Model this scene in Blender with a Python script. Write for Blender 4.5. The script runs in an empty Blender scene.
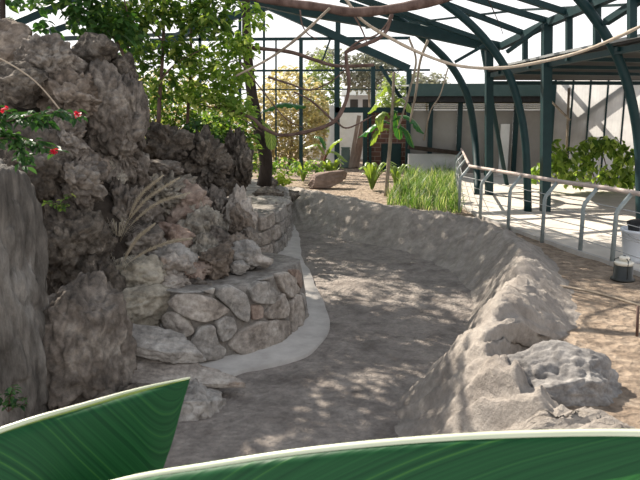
import bpy, bmesh, math, random
from mathutils import Vector, Matrix, noise, Quaternion
from math import sin, cos, tan, pi, radians, sqrt, atan2

S = bpy.context.scene
COL = S.collection
F = 628.0
PITCH = math.atan(118 / F)
CAM = Vector((0, 0, 1.8))
FWD = Vector((0, cos(PITCH), -sin(PITCH)))
UP = Vector((0, sin(PITCH), cos(PITCH)))
ZF = -0.5            # level of the sunken channel floor

def ray(px, py):
    return FWD + Vector((1, 0, 0)) * ((px - 320) / F) + UP * ((240 - py) / F)
def PZ(px, py, z=0.0):
    r = ray(px, py); t = (z - CAM.z) / r.z
    return CAM + r * t
def PD(px, py, Y):
    r = ray(px, py)
    return CAM + r * (Y / r.y)
def proj(p):
    d = p - CAM; w = d.dot(FWD)
    return 320 + F * d.x / w, 240 - F * d.dot(UP) / w
def scale_at(px, py, Y):       # metres per pixel at that distance
    return (PD(px, py, Y) - CAM).dot(FWD) / F

# ------------------------------------------------------------------ materials
def new_mat(name):
    m = bpy.data.materials.new(name); m.use_nodes = True
    nt = m.node_tree; nt.nodes.clear()
    out = nt.nodes.new('ShaderNodeOutputMaterial'); b = nt.nodes.new('ShaderNodeBsdfPrincipled')
    nt.links.new(b.outputs[0], out.inputs[0])
    return m, nt, b, out
def N(nt, kind, **kw):
    n = nt.nodes.new(kind)
    for k, v in kw.items():
        if k in n.inputs: n.inputs[k].default_value = v
        else: setattr(n, k, v)
    return n
def ramp(nt, stops):
    r = nt.nodes.new('ShaderNodeValToRGB'); e = r.color_ramp.elements
    while len(e) < len(stops): e.new(0.5)
    for el, (p, c) in zip(e, stops): el.position = p; el.color = (c[0], c[1], c[2], 1)
    return r
def noisy(name, stops, scale=3.0, rough=0.9, bump=0.4, bscale=None, stretch=(1, 1, 1), detail=8.0, dist=0.02, spec=0.2,
          spots=None, coord='Object', pits=False, grain=0, gk=.8):
    m, nt, b, out = new_mat(name)
    tc = N(nt, 'ShaderNodeTexCoord'); mp = N(nt, 'ShaderNodeMapping'); mp.inputs['Scale'].default_value = stretch
    nt.links.new(tc.outputs[coord], mp.inputs[0])
    n1 = N(nt, 'ShaderNodeTexNoise', Scale=scale, Detail=detail, Roughness=0.62)
    nt.links.new(mp.outputs[0], n1.inputs['Vector'])
    r = ramp(nt, stops); nt.links.new(n1.outputs[0], r.inputs[0])
    colout = r.outputs[0]
    if spots:                   # lichen, stains and wear with a shape of their own
        n3 = N(nt, 'ShaderNodeTexNoise', Scale=spots[1], Detail=6.0, Roughness=0.7); nt.links.new(mp.outputs[0], n3.inputs['Vector'])
        r3 = ramp(nt, [(spots[2], (0, 0, 0)), (spots[2] + 0.12, (1, 1, 1))]); nt.links.new(n3.outputs[0], r3.inputs[0])
        mx = N(nt, 'ShaderNodeMixRGB'); mx.inputs[2].default_value = (*spots[0], 1)
        nt.links.new(r3.outputs[0], mx.inputs[0]); nt.links.new(colout, mx.inputs[1]); colout = mx.outputs[0]
    if grain:
        n4 = N(nt, 'ShaderNodeTexNoise', Scale=grain, Detail=8.0, Roughness=0.75); nt.links.new(mp.outputs[0], n4.inputs['Vector'])
        r4 = ramp(nt, [(0.34, (.42, .41, .40)), (0.5, (1, 1, 1)), (0.68, (1.75, 1.72, 1.68))]); nt.links.new(n4.outputs[0], r4.inputs[0])
        m4 = N(nt, 'ShaderNodeMixRGB', blend_type='MULTIPLY'); m4.inputs[0].default_value = gk; nt.links.new(colout, m4.inputs[1]); nt.links.new(r4.outputs[0], m4.inputs[2]); colout = m4.outputs[0]
    nt.links.new(colout, b.inputs['Base Color'])
    b.inputs['Roughness'].default_value = rough
    b.inputs['Specular IOR Level'].default_value = spec
    if bump:
        n2 = N(nt, 'ShaderNodeTexNoise', Scale=bscale or scale * 5, Detail=10.0, Roughness=0.7)
        nt.links.new(mp.outputs[0], n2.inputs['Vector'])
        h = n2.outputs[0]
        if pits:
            v = N(nt, 'ShaderNodeTexVoronoi', Scale=(bscale or scale * 5) * 0.7); nt.links.new(mp.outputs[0], v.inputs['Vector'])
            ad = N(nt, 'ShaderNodeMath', operation='ADD'); nt.links.new(h, ad.inputs[0]); nt.links.new(v.outputs[0], ad.inputs[1]); h = ad.outputs[0]
        bp = N(nt, 'ShaderNodeBump', Strength=bump, Distance=dist); nt.links.new(h, bp.inputs['Height'])
        nt.links.new(bp.outputs[0], b.inputs['Normal'])
    return m
def leafmat(name, c1, c2, trans=0.35, rough=0.5, tcol=None, c3=None):
    m, nt, b, out = new_mat(name)
    g = N(nt, 'ShaderNodeNewGeometry')
    st = [(0.0, c1), (1.0, c2)] if c3 is None else [(0.0, c1), (0.7, c2), (1.0, c3)]
    r = ramp(nt, st); nt.links.new(g.outputs['Random Per Island'], r.inputs[0])
    nt.links.new(r.outputs[0], b.inputs['Base Color']); b.inputs['Roughness'].default_value = rough
    b.inputs['Specular IOR Level'].default_value = 0.35
    t = N(nt, 'ShaderNodeBsdfTranslucent')
    mx2 = N(nt, 'ShaderNodeMixRGB', blend_type='MULTIPLY'); mx2.inputs[0].default_value = 1
    mx2.inputs[2].default_value = (*(tcol or (1.6, 1.7, 0.7)), 1)
    nt.links.new(r.outputs[0], mx2.inputs[1]); nt.links.new(mx2.outputs[0], t.inputs[0])
    mx = N(nt, 'ShaderNodeMixShader'); mx.inputs[0].default_value = trans
    nt.links.new(b.outputs[0], mx.inputs[1]); nt.links.new(t.outputs[0], mx.inputs[2]); nt.links.new(mx.outputs[0], out.inputs[0])
    return m
def veined(name, c1, c2, bands, trans, rough=0.35, rib=(0.35, 0.42, 0.12), streak=None):
    m, nt, b, out = new_mat(name)
    uv = N(nt, 'ShaderNodeUVMap'); sx = N(nt, 'ShaderNodeSeparateXYZ'); nt.links.new(uv.outputs[0], sx.inputs[0])
    ab = N(nt, 'ShaderNodeMath', operation='ABSOLUTE'); nt.links.new(sx.outputs[1], ab.inputs[0])
    mu = N(nt, 'ShaderNodeMath', operation='MULTIPLY_ADD'); nt.links.new(ab.outputs[0], mu.inputs[0]); mu.inputs[1].default_value = -0.22
    nt.links.new(sx.outputs[0], mu.inputs[2])
    sc = N(nt, 'ShaderNodeMath', operation='MULTIPLY'); nt.links.new(mu.outputs[0], sc.inputs[0]); sc.inputs[1].default_value = bands
    nz = N(nt, 'ShaderNodeTexNoise', Scale=1.0, Detail=3.0); nz.noise_dimensions = '1D'; nt.links.new(sc.outputs[0], nz.inputs['W'])
    r = ramp(nt, [(0.3, c1), (0.66, c2)] + ([(0.80, streak)] if streak else [])); nt.links.new(nz.outputs[0], r.inputs[0])
    rb = ramp(nt, [(0.02, (1, 1, 1)), (0.05, (0, 0, 0))]); nt.links.new(ab.outputs[0], rb.inputs[0])
    mx0 = N(nt, 'ShaderNodeMixRGB'); mx0.inputs[2].default_value = (*rib, 1); nt.links.new(rb.outputs[0], mx0.inputs[0]); nt.links.new(r.outputs[0], mx0.inputs[1])
    nt.links.new(mx0.outputs[0], b.inputs['Base Color']); b.inputs['Roughness'].default_value = rough; b.inputs['Specular IOR Level'].default_value = .22
    bp = N(nt, 'ShaderNodeBump', Strength=0.25, Distance=0.004); nt.links.new(nz.outputs[0], bp.inputs['Height']); nt.links.new(bp.outputs[0], b.inputs['Normal'])
    t = N(nt, 'ShaderNodeBsdfTranslucent'); mx2 = N(nt, 'ShaderNodeMixRGB', blend_type='MULTIPLY'); mx2.inputs[0].default_value = 1
    mx2.inputs[2].default_value = (2.6, 2.4, 0.8, 1); nt.links.new(mx0.outputs[0], mx2.inputs[1]); nt.links.new(mx2.outputs[0], t.inputs[0])
    mx = N(nt, 'ShaderNodeMixShader'); mx.inputs[0].default_value = trans
    nt.links.new(b.outputs[0], mx.inputs[1]); nt.links.new(t.outputs[0], mx.inputs[2]); nt.links.new(mx.outputs[0], out.inputs[0])
    return m

M = {}
M['rock'] = noisy('weathered grey rock', [(0.28, (0.0614, 0.0520, 0.0441)), (0.48, (0.1637, 0.1380, 0.1176)), (0.62, (0.2537, 0.2208, 0.1897)), (0.78, (0.3438, 0.3076, 0.2656))], 2.6, bump=0.9, bscale=16, dist=0.035, spots=((0.3028, 0.2760, 0.2429), 5.0, 0.60), pits=True, grain=11)
M['rock_sunny'] = noisy('sunlit grey field rock', [(0.28, (0.0862, 0.0796, 0.0763)), (0.5, (0.1989, 0.1856, 0.1757)), (0.72, (0.2785, 0.2652, 0.2519))], 3.0, bump=0.5, bscale=14, dist=0.02, spots=((0.0862, 0.0763, 0.0696), 2.5, 0.60), grain=12, gk=0.60)  # paler rock tone that puts the sun on it into the colour
M['rock_dark'] = noisy('dark rough rock', [(0.3, (0.0410, 0.0335, 0.0281)), (0.5, (0.1169, 0.0982, 0.0814)), (0.72, (0.2337, 0.2006, 0.1668))], 3.0, bump=1.0, bscale=18, dist=0.04, spots=((0.3038, 0.2676, 0.2294), 6.0, 0.64), pits=True, grain=12)
M['rock_brown'] = noisy('brown rock', [(0.3, (0.0737, 0.0557, 0.0425)), (0.5, (0.1801, 0.1432, 0.1146)), (0.72, (0.2701, 0.2291, 0.1923))], 2.6, bump=0.8, bscale=15, dist=0.03, spots=((0.2946, 0.2619, 0.2291), 5.0, 0.63), pits=True, grain=11)
M['rock_pale'] = noisy('pale crusted rock', [(0.28, (0.1209, 0.1026, 0.0838)), (0.5, (0.3023, 0.2685, 0.2232)), (0.7, (0.4634, 0.4198, 0.3534))], 5.0, bump=1.0, bscale=22, dist=0.04, spots=((0.1209, 0.0879, 0.0650), 6.0, 0.62), pits=True, grain=14, gk=0.70)
M['pillar'] = noisy('streaked grey slab', [(0.28, (0.0534, 0.0480, 0.0427)), (0.5, (0.1387, 0.1254, 0.1121)), (0.72, (0.2134, 0.2001, 0.1841))], 6.0, bump=0.9, bscale=24, dist=0.025, stretch=(1, 1, 0.28), spots=((0.2348, 0.2241, 0.2134), 7.0, 0.62), grain=11, gk=0.75)
M['stone'] = noisy('split wall stone', [(0.3, (0.1572, 0.1310, 0.1101)), (0.5, (0.3250, 0.2830, 0.2464)), (0.7, (0.4508, 0.4036, 0.3564))], 4.0, bump=0.6, bscale=22, dist=0.018, spots=((0.3460, 0.2516, 0.1887), 3.0, 0.62), grain=16, gk=.4)
M['stone_grey'] = noisy('grey wall stone', [(0.3, (0.1512, 0.1361, 0.1210)), (0.5, (0.2923, 0.2671, 0.2419)), (0.7, (0.4032, 0.3730, 0.3427))], 4.0, bump=0.6, bscale=22, dist=0.018, spots=((0.4435, 0.4133, 0.3730), 3.0, 0.6), grain=16, gk=.4)
M['stone_rust'] = noisy('reddish wall stone', [(0.3, (0.1404, 0.0936, 0.0749)), (0.5, (0.2714, 0.2012, 0.1638)), (0.7, (0.3557, 0.2902, 0.2434))], 4.0, bump=0.6, bscale=22, dist=0.018, grain=16, gk=.4)
M['stone_moss'] = noisy('mossy stone', [(0.3, (.15, .13, .105)), (0.5, (.30, .265, .21)), (0.7, (.40, .36, .30))], 3.0, bump=0.5, bscale=18, dist=0.02, spots=((.21, .20, .115), 3.0, 0.62), grain=12, gk=.5)
M['mortar'] = noisy('mortar', [(0.35, (0.1449, 0.1279, 0.1109)), (0.65, (0.2899, 0.2642, 0.2388))], 6, bump=0.6, bscale=30, dist=0.015, grain=18, gk=0.50)
M['concrete'] = noisy('concrete footing', [(0.3, (0.3617, 0.3332, 0.3086)), (0.7, (0.5083, 0.4760, 0.4395))], 5, bump=0.2, bscale=40, dist=0.006)
M['paving'] = noisy('pale paving', [(0.3, (0.4600, 0.4140, 0.3622)), (0.7, (0.6440, 0.5865, 0.5175))], 1.6, bump=0.15, bscale=40, dist=0.006, spots=((0.3910, 0.3450, 0.2990), 2.4, 0.64))
M['floor'] = noisy('trodden dirt', [(0.3, (0.1658, 0.1403, 0.1232)), (0.5, (0.2550, 0.2210, 0.1955)), (0.72, (0.3272, 0.2848, 0.2507))], 3.2, bump=0.9, bscale=26, dist=0.03, spots=((0.1318, 0.1105, 0.0952), 7.0, 0.62), pits=True, grain=9, gk=0.45)
M['bank'] = noisy('dry earth bank', [(0.3, (0.2025, 0.1755, 0.1530)), (0.5, (0.3015, 0.2655, 0.2340)), (0.7, (0.3870, 0.3465, 0.3060))], 3.0, bump=0.9, bscale=14, dist=0.04, spots=((0.2160, 0.1800, 0.1530), 3.0, 0.6), grain=9, gk=0.30)
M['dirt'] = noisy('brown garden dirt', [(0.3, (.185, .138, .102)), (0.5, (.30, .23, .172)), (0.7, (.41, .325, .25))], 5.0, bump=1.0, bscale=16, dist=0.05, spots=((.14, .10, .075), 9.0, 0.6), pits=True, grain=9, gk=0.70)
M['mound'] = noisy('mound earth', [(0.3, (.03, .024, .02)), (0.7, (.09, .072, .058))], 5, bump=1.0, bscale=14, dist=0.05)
M['steel'] = noisy('dark green painted steel', [(0.3, (.003, .022, .025)), (0.7, (.007, .034, .037))], 5, rough=0.5, bump=0.05, bscale=60, spec=0.3)
M['galv'] = noisy('grey green post paint', [(0.3, (.20, .235, .235)), (0.7, (.31, .345, .34))], 12, rough=0.5, bump=0.05, spec=0.4)
M['wire'] = noisy('wire', [(0.3, (.34, .34, .34)), (0.7, (.5, .5, .49))], 12, rough=0.4, bump=0)
M['rail'] = noisy('handrail', [(0.3, (.36, .285, .25)), (0.7, (.52, .43, .385))], 9, rough=0.5, bump=0.1, bscale=40)
M['rope'] = noisy('rope', [(0.3, (.38, .31, .24)), (0.7, (.56, .48, .385))], 20, rough=0.9, bump=0.4, bscale=80, dist=0.01)
M['bark'] = noisy('reddish bark', [(0.3, (.07, .042, .034)), (0.7, (.185, .125, .105))], 10, bump=0.7, bscale=40, dist=0.01, stretch=(1, 1, .4))
M['bark_pale'] = noisy('pale bark', [(0.3, (.17, .135, .10)), (0.7, (.37, .31, .245))], 10, bump=0.6, bscale=40, dist=0.01, stretch=(1, 1, .4))
M['bark_dark'] = noisy('dark bark', [(0.3, (.018, .013, .011)), (0.7, (.06, .045, .037))], 8, bump=0.8, bscale=30, dist=0.02, stretch=(1, 1, .4))
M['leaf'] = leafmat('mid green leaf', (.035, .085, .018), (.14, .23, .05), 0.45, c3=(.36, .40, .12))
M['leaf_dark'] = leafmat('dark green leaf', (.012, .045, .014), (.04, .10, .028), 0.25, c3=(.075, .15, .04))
M['leaf_lit'] = leafmat('large sunlit leaf', (.06, .12, .03), (.24, .33, .09), 0.55, c3=(.55, .60, .26))  # leaf tones lightened, so their sunlight is part of the colour
M['leaf_mid'] = leafmat('deep green leaf', (.02, .065, .016), (.06, .14, .035), 0.35, c3=(.15, .24, .06))  # tones between the dark and mid greens
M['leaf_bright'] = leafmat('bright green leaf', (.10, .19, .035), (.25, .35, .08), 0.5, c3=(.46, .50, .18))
M['leaf_yellow'] = leafmat('yellow green leaf', (.24, .32, .05), (.48, .52, .10), 0.45)
M['leaf_outer'] = leafmat('sunny yellowing foliage', (.30, .28, .14), (.50, .45, .27), 0.45, tcol=(1.4, 1.3, .9), c3=(.66, .60, .42))  # yellowing tones brightened to put backlight and haze into the colour
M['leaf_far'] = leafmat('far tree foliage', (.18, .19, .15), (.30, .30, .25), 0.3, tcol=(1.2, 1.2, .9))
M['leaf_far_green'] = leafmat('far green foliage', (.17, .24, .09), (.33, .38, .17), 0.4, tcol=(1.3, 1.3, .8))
M['grass'] = leafmat('grass blade', (0.0460, 0.1032, 0.0220), (0.1472, 0.2322, 0.0660), 0.4, c3=(0.5520, 0.5160, 0.3960))
M['dry'] = leafmat('dry grass', (.46, .40, .31), (.66, .59, .48), 0.3, tcol=(1.2, 1.15, 1))
M['petal'] = leafmat('red petal', (.42, .012, .03), (.62, .03, .07), 0.3, tcol=(1.2, .8, .8))
M['banana'] = veined('banana leaf', (.006, .050, .018), (.013, .082, .028), 55, 0.2, 0.5, streak=(.045, .14, .03))
M['banana_small'] = veined('small banana leaf', (.10, .16, .04), (.19, .27, .08), 20, 0.3)
M['banana_dark'] = veined('dark banana leaf', (.018, .085, .03), (.045, .14, .045), 20, 0.25)
M['midrib'] = noisy('midrib with painted glare', [(0.3, (.50, .54, .36)), (0.7, (.64, .66, .50))], 8, rough=0.35, bump=0, spec=0.5)  # pale tone paints the sun's glare band onto the rib
M['stem_red'] = noisy('red stem', [(0.3, (.12, .04, .03)), (0.7, (.24, .10, .075))], 8, bump=0.2)
M['wood'] = noisy('weathered board', [(0.3, (.20, .16, .13)), (0.7, (.37, .31, .255))], 4, bump=0.5, bscale=20, stretch=(3, 3, .3))
M['logwood'] = noisy('log bark', [(0.3, (.15, .105, .085)), (0.7, (.33, .245, .205))], 4, bump=0.6, bscale=18)
M['panel'] = noisy('panel sheet', [(0.3, (0.2240, 0.2080, 0.1880)), (0.7, (0.3200, 0.3000, 0.2760))], 1.0, rough=0.5, bump=0.05)
M['white'] = noisy('white paint', [(0.3, (.66, .65, .62)), (0.7, (.80, .79, .77))], 3, rough=0.6, bump=0.05)
M['bucket'] = noisy('white plastic', [(0.3, (.66, .69, .74)), (0.7, (.76, .79, .84))], 2, rough=0.4, bump=0, spec=0.4)
M['black'] = noisy('black rubber', [(0.3, (.012, .012, .013)), (0.7, (.028, .028, .03))], 8, rough=0.6, bump=0.1)
M['can'] = noisy('dark metal can', [(0.3, (0.0105, 0.0120, 0.0108)), (0.7, (0.0225, 0.0240, 0.0210))], 8, rough=0.4, bump=0.1, spec=0.5)
M['sunlit_top'] = noisy('lid in sunlit tone', [(0.3, (.70, .66, .56)), (0.7, (.85, .80, .70))], 8, rough=0.3, bump=0.05, spec=0.6)  # bright tone puts the sun on the lamp's top into its colour
M['slat'] = noisy('blind slat', [(0.3, (.30, .27, .19)), (0.7, (.42, .38, .27))], 3, bump=0.1)
M['roofing'] = noisy('dark canopy sheet', [(0.3, (0.0375, 0.0350, 0.0330)), (0.7, (0.0625, 0.0590, 0.0550))], 2, rough=0.7, bump=0.1)
M['roof_edge'] = noisy('galvanised roof edge', [(0.3, (0.2400, 0.2480, 0.2480)), (0.7, (0.3440, 0.3520, 0.3520))], 5, rough=0.5, bump=0.05)
M['roof_green'] = noisy('green fascia', [(0.3, (.032, .062, .060)), (0.7, (.055, .088, .084))], 2, rough=0.5, bump=0.05)
M['roof_grey'] = noisy('grey roof sheet', [(0.3, (.22, .23, .225)), (0.7, (.33, .34, .335))], 2, rough=0.6, bump=0.1)
M['house'] = noisy('far house wall', [(0.3, (.42, .42, .43)), (0.7, (.54, .54, .55))], 1, bump=0.05)
M['bin'] = noisy('grey green plastic', [(0.3, (.13, .19, .17)), (0.7, (.19, .25, .23))], 3, rough=0.5, bump=0)
def glassy():
    m, nt, b, out = new_mat('translucent wall sheet')
    tc = N(nt, 'ShaderNodeTexCoord'); n1 = N(nt, 'ShaderNodeTexNoise', Scale=1.4, Detail=6.0); nt.links.new(tc.outputs['Object'], n1.inputs['Vector'])
    r = ramp(nt, [(0.35, (.50, .485, .47)), (0.65, (.72, .70, .68))]); nt.links.new(n1.outputs[0], r.inputs[0])
    nt.links.new(r.outputs[0], b.inputs['Base Color']); b.inputs['Roughness'].default_value = 0.6
    t = N(nt, 'ShaderNodeBsdfTranslucent'); nt.links.new(r.outputs[0], t.inputs[0])
    mx = N(nt, 'ShaderNodeMixShader'); mx.inputs[0].default_value = 0.55
    nt.links.new(b.outputs[0], mx.inputs[1]); nt.links.new(t.outputs[0], mx.inputs[2]); nt.links.new(mx.outputs[0], out.inputs[0])
    return m
M['sheet'] = glassy()
def brickmat():
    m, nt, b, out = new_mat('dark red brick')
    tc = N(nt, 'ShaderNodeTexCoord'); mp = N(nt, 'ShaderNodeMapping'); mp.inputs['Rotation'].default_value = (pi / 2, 0, 0)
    nt.links.new(tc.outputs['Object'], mp.inputs[0])
    br = N(nt, 'ShaderNodeTexBrick'); br.inputs['Color1'].default_value = (.13, .06, .043, 1); br.inputs['Color2'].default_value = (.19, .095, .068, 1)
    br.inputs['Mortar'].default_value = (.30, .25, .21, 1); br.inputs['Scale'].default_value = 1.0
    br.inputs['Brick Width'].default_value = .42; br.inputs['Row Height'].default_value = .17; br.inputs['Mortar Size'].default_value = .014
    nt.links.new(mp.outputs[0], br.inputs[0]); nt.links.new(br.outputs[0], b.inputs['Base Color']); b.inputs['Roughness'].default_value = .9
    return m
M['brick'] = brickmat()

# ------------------------------------------------------------------ object helpers
def tag(o, label=None, cat=None, group=None, kind=None):
    if label: o['label'] = label
    if cat: o['category'] = cat
    if group: o['group'] = group
    if kind: o['kind'] = kind
    return o
def thing(name, label, cat, loc=(0, 0, 0), group=None):
    o = bpy.data.objects.new(name, None); COL.objects.link(o); o.location = loc; o.empty_display_size = .1
    return tag(o, label, cat, group)
def link(name, me, mat, parent=None, smooth=True, base=None):
    me.materials.append(mat)
    if smooth:
        me.polygons.foreach_set('use_smooth', [True] * len(me.polygons))
    o = bpy.data.objects.new(name, me); COL.objects.link(o)
    if parent is not None:
        o.parent = parent
        p = parent; loc = Vector(parent.location)
        while p.parent: p = p.parent; loc = Vector(p.location)
        if parent.parent is None: o.matrix_parent_inverse = Matrix.Translation(-Vector(parent.location))
    elif base is not None:
        b = Vector(base); me.transform(Matrix.Translation(-b)); o.location = b
    return o
def pyd(name, v, f, mat, parent=None, smooth=True, base=None):
    me = bpy.data.meshes.new(name); me.from_pydata([tuple(p) for p in v], [], f); me.validate(); me.update()
    return link(name, me, mat, parent, smooth, base)
def frm(bm, name, mat, parent=None, smooth=True, base=None):
    bmesh.ops.recalc_face_normals(bm, faces=bm.faces)
    me = bpy.data.meshes.new(name); bm.to_mesh(me); bm.free()
    return link(name, me, mat, parent, smooth, base)
def spline(pts, n):
    P = [Vector(p) for p in pts]; out = []
    if len(P) == 2: return [P[0].lerp(P[1], i / n) for i in range(n + 1)]
    m = len(P) - 1
    for i in range(n + 1):
        u = i / n * m; k = min(int(u), m - 1); t = u - k
        p0 = P[k - 1] if k > 0 else P[k] * 2 - P[k + 1]; p1 = P[k]; p2 = P[k + 1]; p3 = P[k + 2] if k + 2 <= m else P[k + 1] * 2 - P[k]
        out.append(.5 * ((2 * p1) + (p2 - p0) * t + (2 * p0 - 5 * p1 + 4 * p2 - p3) * t * t + (3 * p1 - p0 - 3 * p2 + p3) * t ** 3))
    return out
def tube(bm, pts, r, n=8, wob=0.0, sq=False):
    """tube or square bar along points; r a number or (start, end)"""
    P = [Vector(p) for p in pts]; m = len(P)
    r0, r1 = (r, r) if not isinstance(r, (tuple, list)) else r
    T = [(P[min(i + 1, m - 1)] - P[max(i - 1, 0)]).normalized() for i in range(m)]
    ref = Vector((0, 0, 1)) if abs(T[0].z) < .9 else Vector((1, 0, 0))
    a = T[0].cross(ref).normalized(); rings = []
    for i in range(m):
        a = (a - T[i] * a.dot(T[i])).normalized(); b = T[i].cross(a); rr = r0 + (r1 - r0) * i / max(1, m - 1)
        if wob: rr *= 1 + wob * noise.noise(P[i] * 9)
        k = 4 if sq else n; off = pi / 4 if sq else 0; rs = rr * (1.414 if sq else 1)
        rings.append([bm.verts.new(P[i] + (a * cos(2 * pi * j / k + off) + b * sin(2 * pi * j / k + off)) * rs) for j in range(k)])
    k = len(rings[0])
    for i in range(m - 1):
        for j in range(k): bm.faces.new((rings[i][j], rings[i][(j + 1) % k], rings[i + 1][(j + 1) % k], rings[i + 1][j]))
    bm.faces.new(rings[0][::-1]); bm.faces.new(rings[-1])
def rod(name, pts, r, mat, parent=None, n=8, seg=0, wob=0, sq=False, base=None):
    bm = bmesh.new(); tube(bm, spline(pts, seg) if seg else pts, r, n, wob, sq)
    return frm(bm, name, mat, parent, not sq, base)
def box(bm, c, s, rz=0.0, rx=0.0, ry=0.0, bev=0.0):
    r = bmesh.ops.create_cube(bm, size=1.0)
    mt = Matrix.Translation(c) @ Matrix.Rotation(rz, 4, 'Z') @ Matrix.Rotation(ry, 4, 'Y') @ Matrix.Rotation(rx, 4, 'X') @ Matrix.Diagonal((*s, 1))
    bmesh.ops.transform(bm, matrix=mt, verts=r['verts'])
    if bev:
        es = list({e for v in r['verts'] for e in v.link_edges})
        bmesh.ops.bevel(bm, geom=es, offset=bev, segments=2, affect='EDGES')
def boxo(name, c, s, mat, parent=None, rz=0.0, rx=0.0, ry=0.0, bev=0.0, base=None):
    bm = bmesh.new(); box(bm, Vector(c), s, rz, rx, ry, bev); return frm(bm, name, mat, parent, False, base)
def lathe(bm, c, prof, n=28):
    rings = []
    for r, z in prof:
        rings.append([bm.verts.new((c[0] + r * cos(2 * pi * j / n), c[1] + r * sin(2 * pi * j / n), c[2] + z)) for j in range(n)])
    for i in range(len(rings) - 1):
        for j in range(n): bm.faces.new((rings[i][j], rings[i][(j + 1) % n], rings[i + 1][(j + 1) % n], rings[i + 1][j]))
    bm.faces.new(rings[0][::-1]); bm.faces.new(rings[-1])

def rock_mesh(size, seed, cuts=7, rough=0.12, fine=0.04, sub=5, flat=None, fq=1.7, slab=None):
    rnd = random.Random(seed); bm = bmesh.new()
    bmesh.ops.create_icosphere(bm, subdivisions=sub, radius=1.0)
    planes = []
    for _ in range(cuts):
        n = Vector((rnd.gauss(0, 1), rnd.gauss(0, 1), rnd.gauss(0, .8))).normalized(); planes.append((n, rnd.uniform(.50, .82)))
    if slab: planes = [(Vector(n).normalized(), d) for n, d in slab]
    off = Vector((rnd.uniform(-50, 50), rnd.uniform(-50, 50), rnd.uniform(-50, 50)))
    for v in bm.verts:
        p = v.co.copy()
        for n, d in planes:
            k = p.dot(n)
            if k > d: p -= n * (k - d) * .92
        d1 = noise.noise(p * fq + off) * rough * 2 + noise.turbulence(p * fq * 2.3 + off, 4, False, amplitude_scale=.55) * rough
        d2 = noise.turbulence(p * 7 + off, 4, True, amplitude_scale=.6) * fine
        d2 += (noise.turbulence(p * 17 + off, 3, True, amplitude_scale=.6) - .5) * fine * .5
        rg = (1 - abs(noise.noise(p * 4.2 + off * 1.3))) ** 6 * fine * 3.0 + (1 - abs(noise.noise(p * 2.1 + off * .7))) ** 10 * rough * .9
        v.co = p + v.co.normalized() * (d1 + d2 - rg)
    mn = [min(v.co[i] for v in bm.verts) for i in range(3)]; mx = [max(v.co[i] for v in bm.verts) for i in range(3)]
    for v in bm.verts:
        v.co = Vector([((v.co[i] - mn[i]) / (mx[i] - mn[i]) - .5) * size[i] for i in range(3)])
    return bm
def rock_px(name, bb, Y, mat, seed, label=None, cat='boulder', depth=1.0, parent=None, rot=0.0, **kw):
    x0, y0, x1, y1 = bb; cx, cy = (x0 + x1) / 2, (y0 + y1) / 2
    s = scale_at(cx, cy, Y); w, h = (x1 - x0) * s, (y1 - y0) * s
    dp = depth * (w + h) / 2 if depth > 0 else -depth
    c = PD(cx, cy, Y) + Vector((0, dp * .15, 0))
    bm = rock_mesh((w * 1.04, dp, h * 1.04), seed, **kw)
    bmesh.ops.transform(bm, matrix=Matrix.Rotation(rot, 4, 'Y'), verts=bm.verts)
    if parent is not None:
        bmesh.ops.transform(bm, matrix=Matrix.Translation(c), verts=bm.verts); return frm(bm, name, mat, parent)
    o = frm(bm, name, mat); o.location = c
    return tag(o, label, cat)

# leaves ---------------------------------------------------------------
def leaf_cloud(blobs, L, W, rnd, droop=.45, v=None, f=None):
    v = [] if v is None else v; f = [] if f is None else f
    for c, r, n in blobs:
        for _ in range(n):
            while True:
                q = Vector((rnd.uniform(-1, 1), rnd.uniform(-1, 1), rnd.uniform(-1, 1)))
                if q.length < 1: break
            p = Vector(c) + Vector((q.x * r[0], q.y * r[1], q.z * r[2]))
            a = rnd.uniform(0, 2 * pi); d = Vector((cos(a), sin(a), -droop + rnd.gauss(0, .4))).normalized()
            sd = d.cross(Vector((rnd.gauss(0, .45), rnd.gauss(0, .45), 1))).normalized(); up = sd.cross(d)
            l = L * rnd.uniform(.65, 1.25); w = W * rnd.uniform(.7, 1.2) * .5; i = len(v)
            v += [p, p + d * l * .35 + sd * w + up * w * .35, p + d * l * .7 + sd * w * .75 + up * w * .2, p + d * l - up * l * .12,
                  p + d * l * .7 - sd * w * .75 + up * w * .2, p + d * l * .35 - sd * w + up * w * .35, p + d * l * .45]
            f += [(i, i + 6, i + 1), (i + 1, i + 6, i + 2), (i + 2, i + 6, i + 3), (i + 3, i + 6, i + 4), (i + 4, i + 6, i + 5), (i + 5, i + 6, i)]
    return v, f
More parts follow.
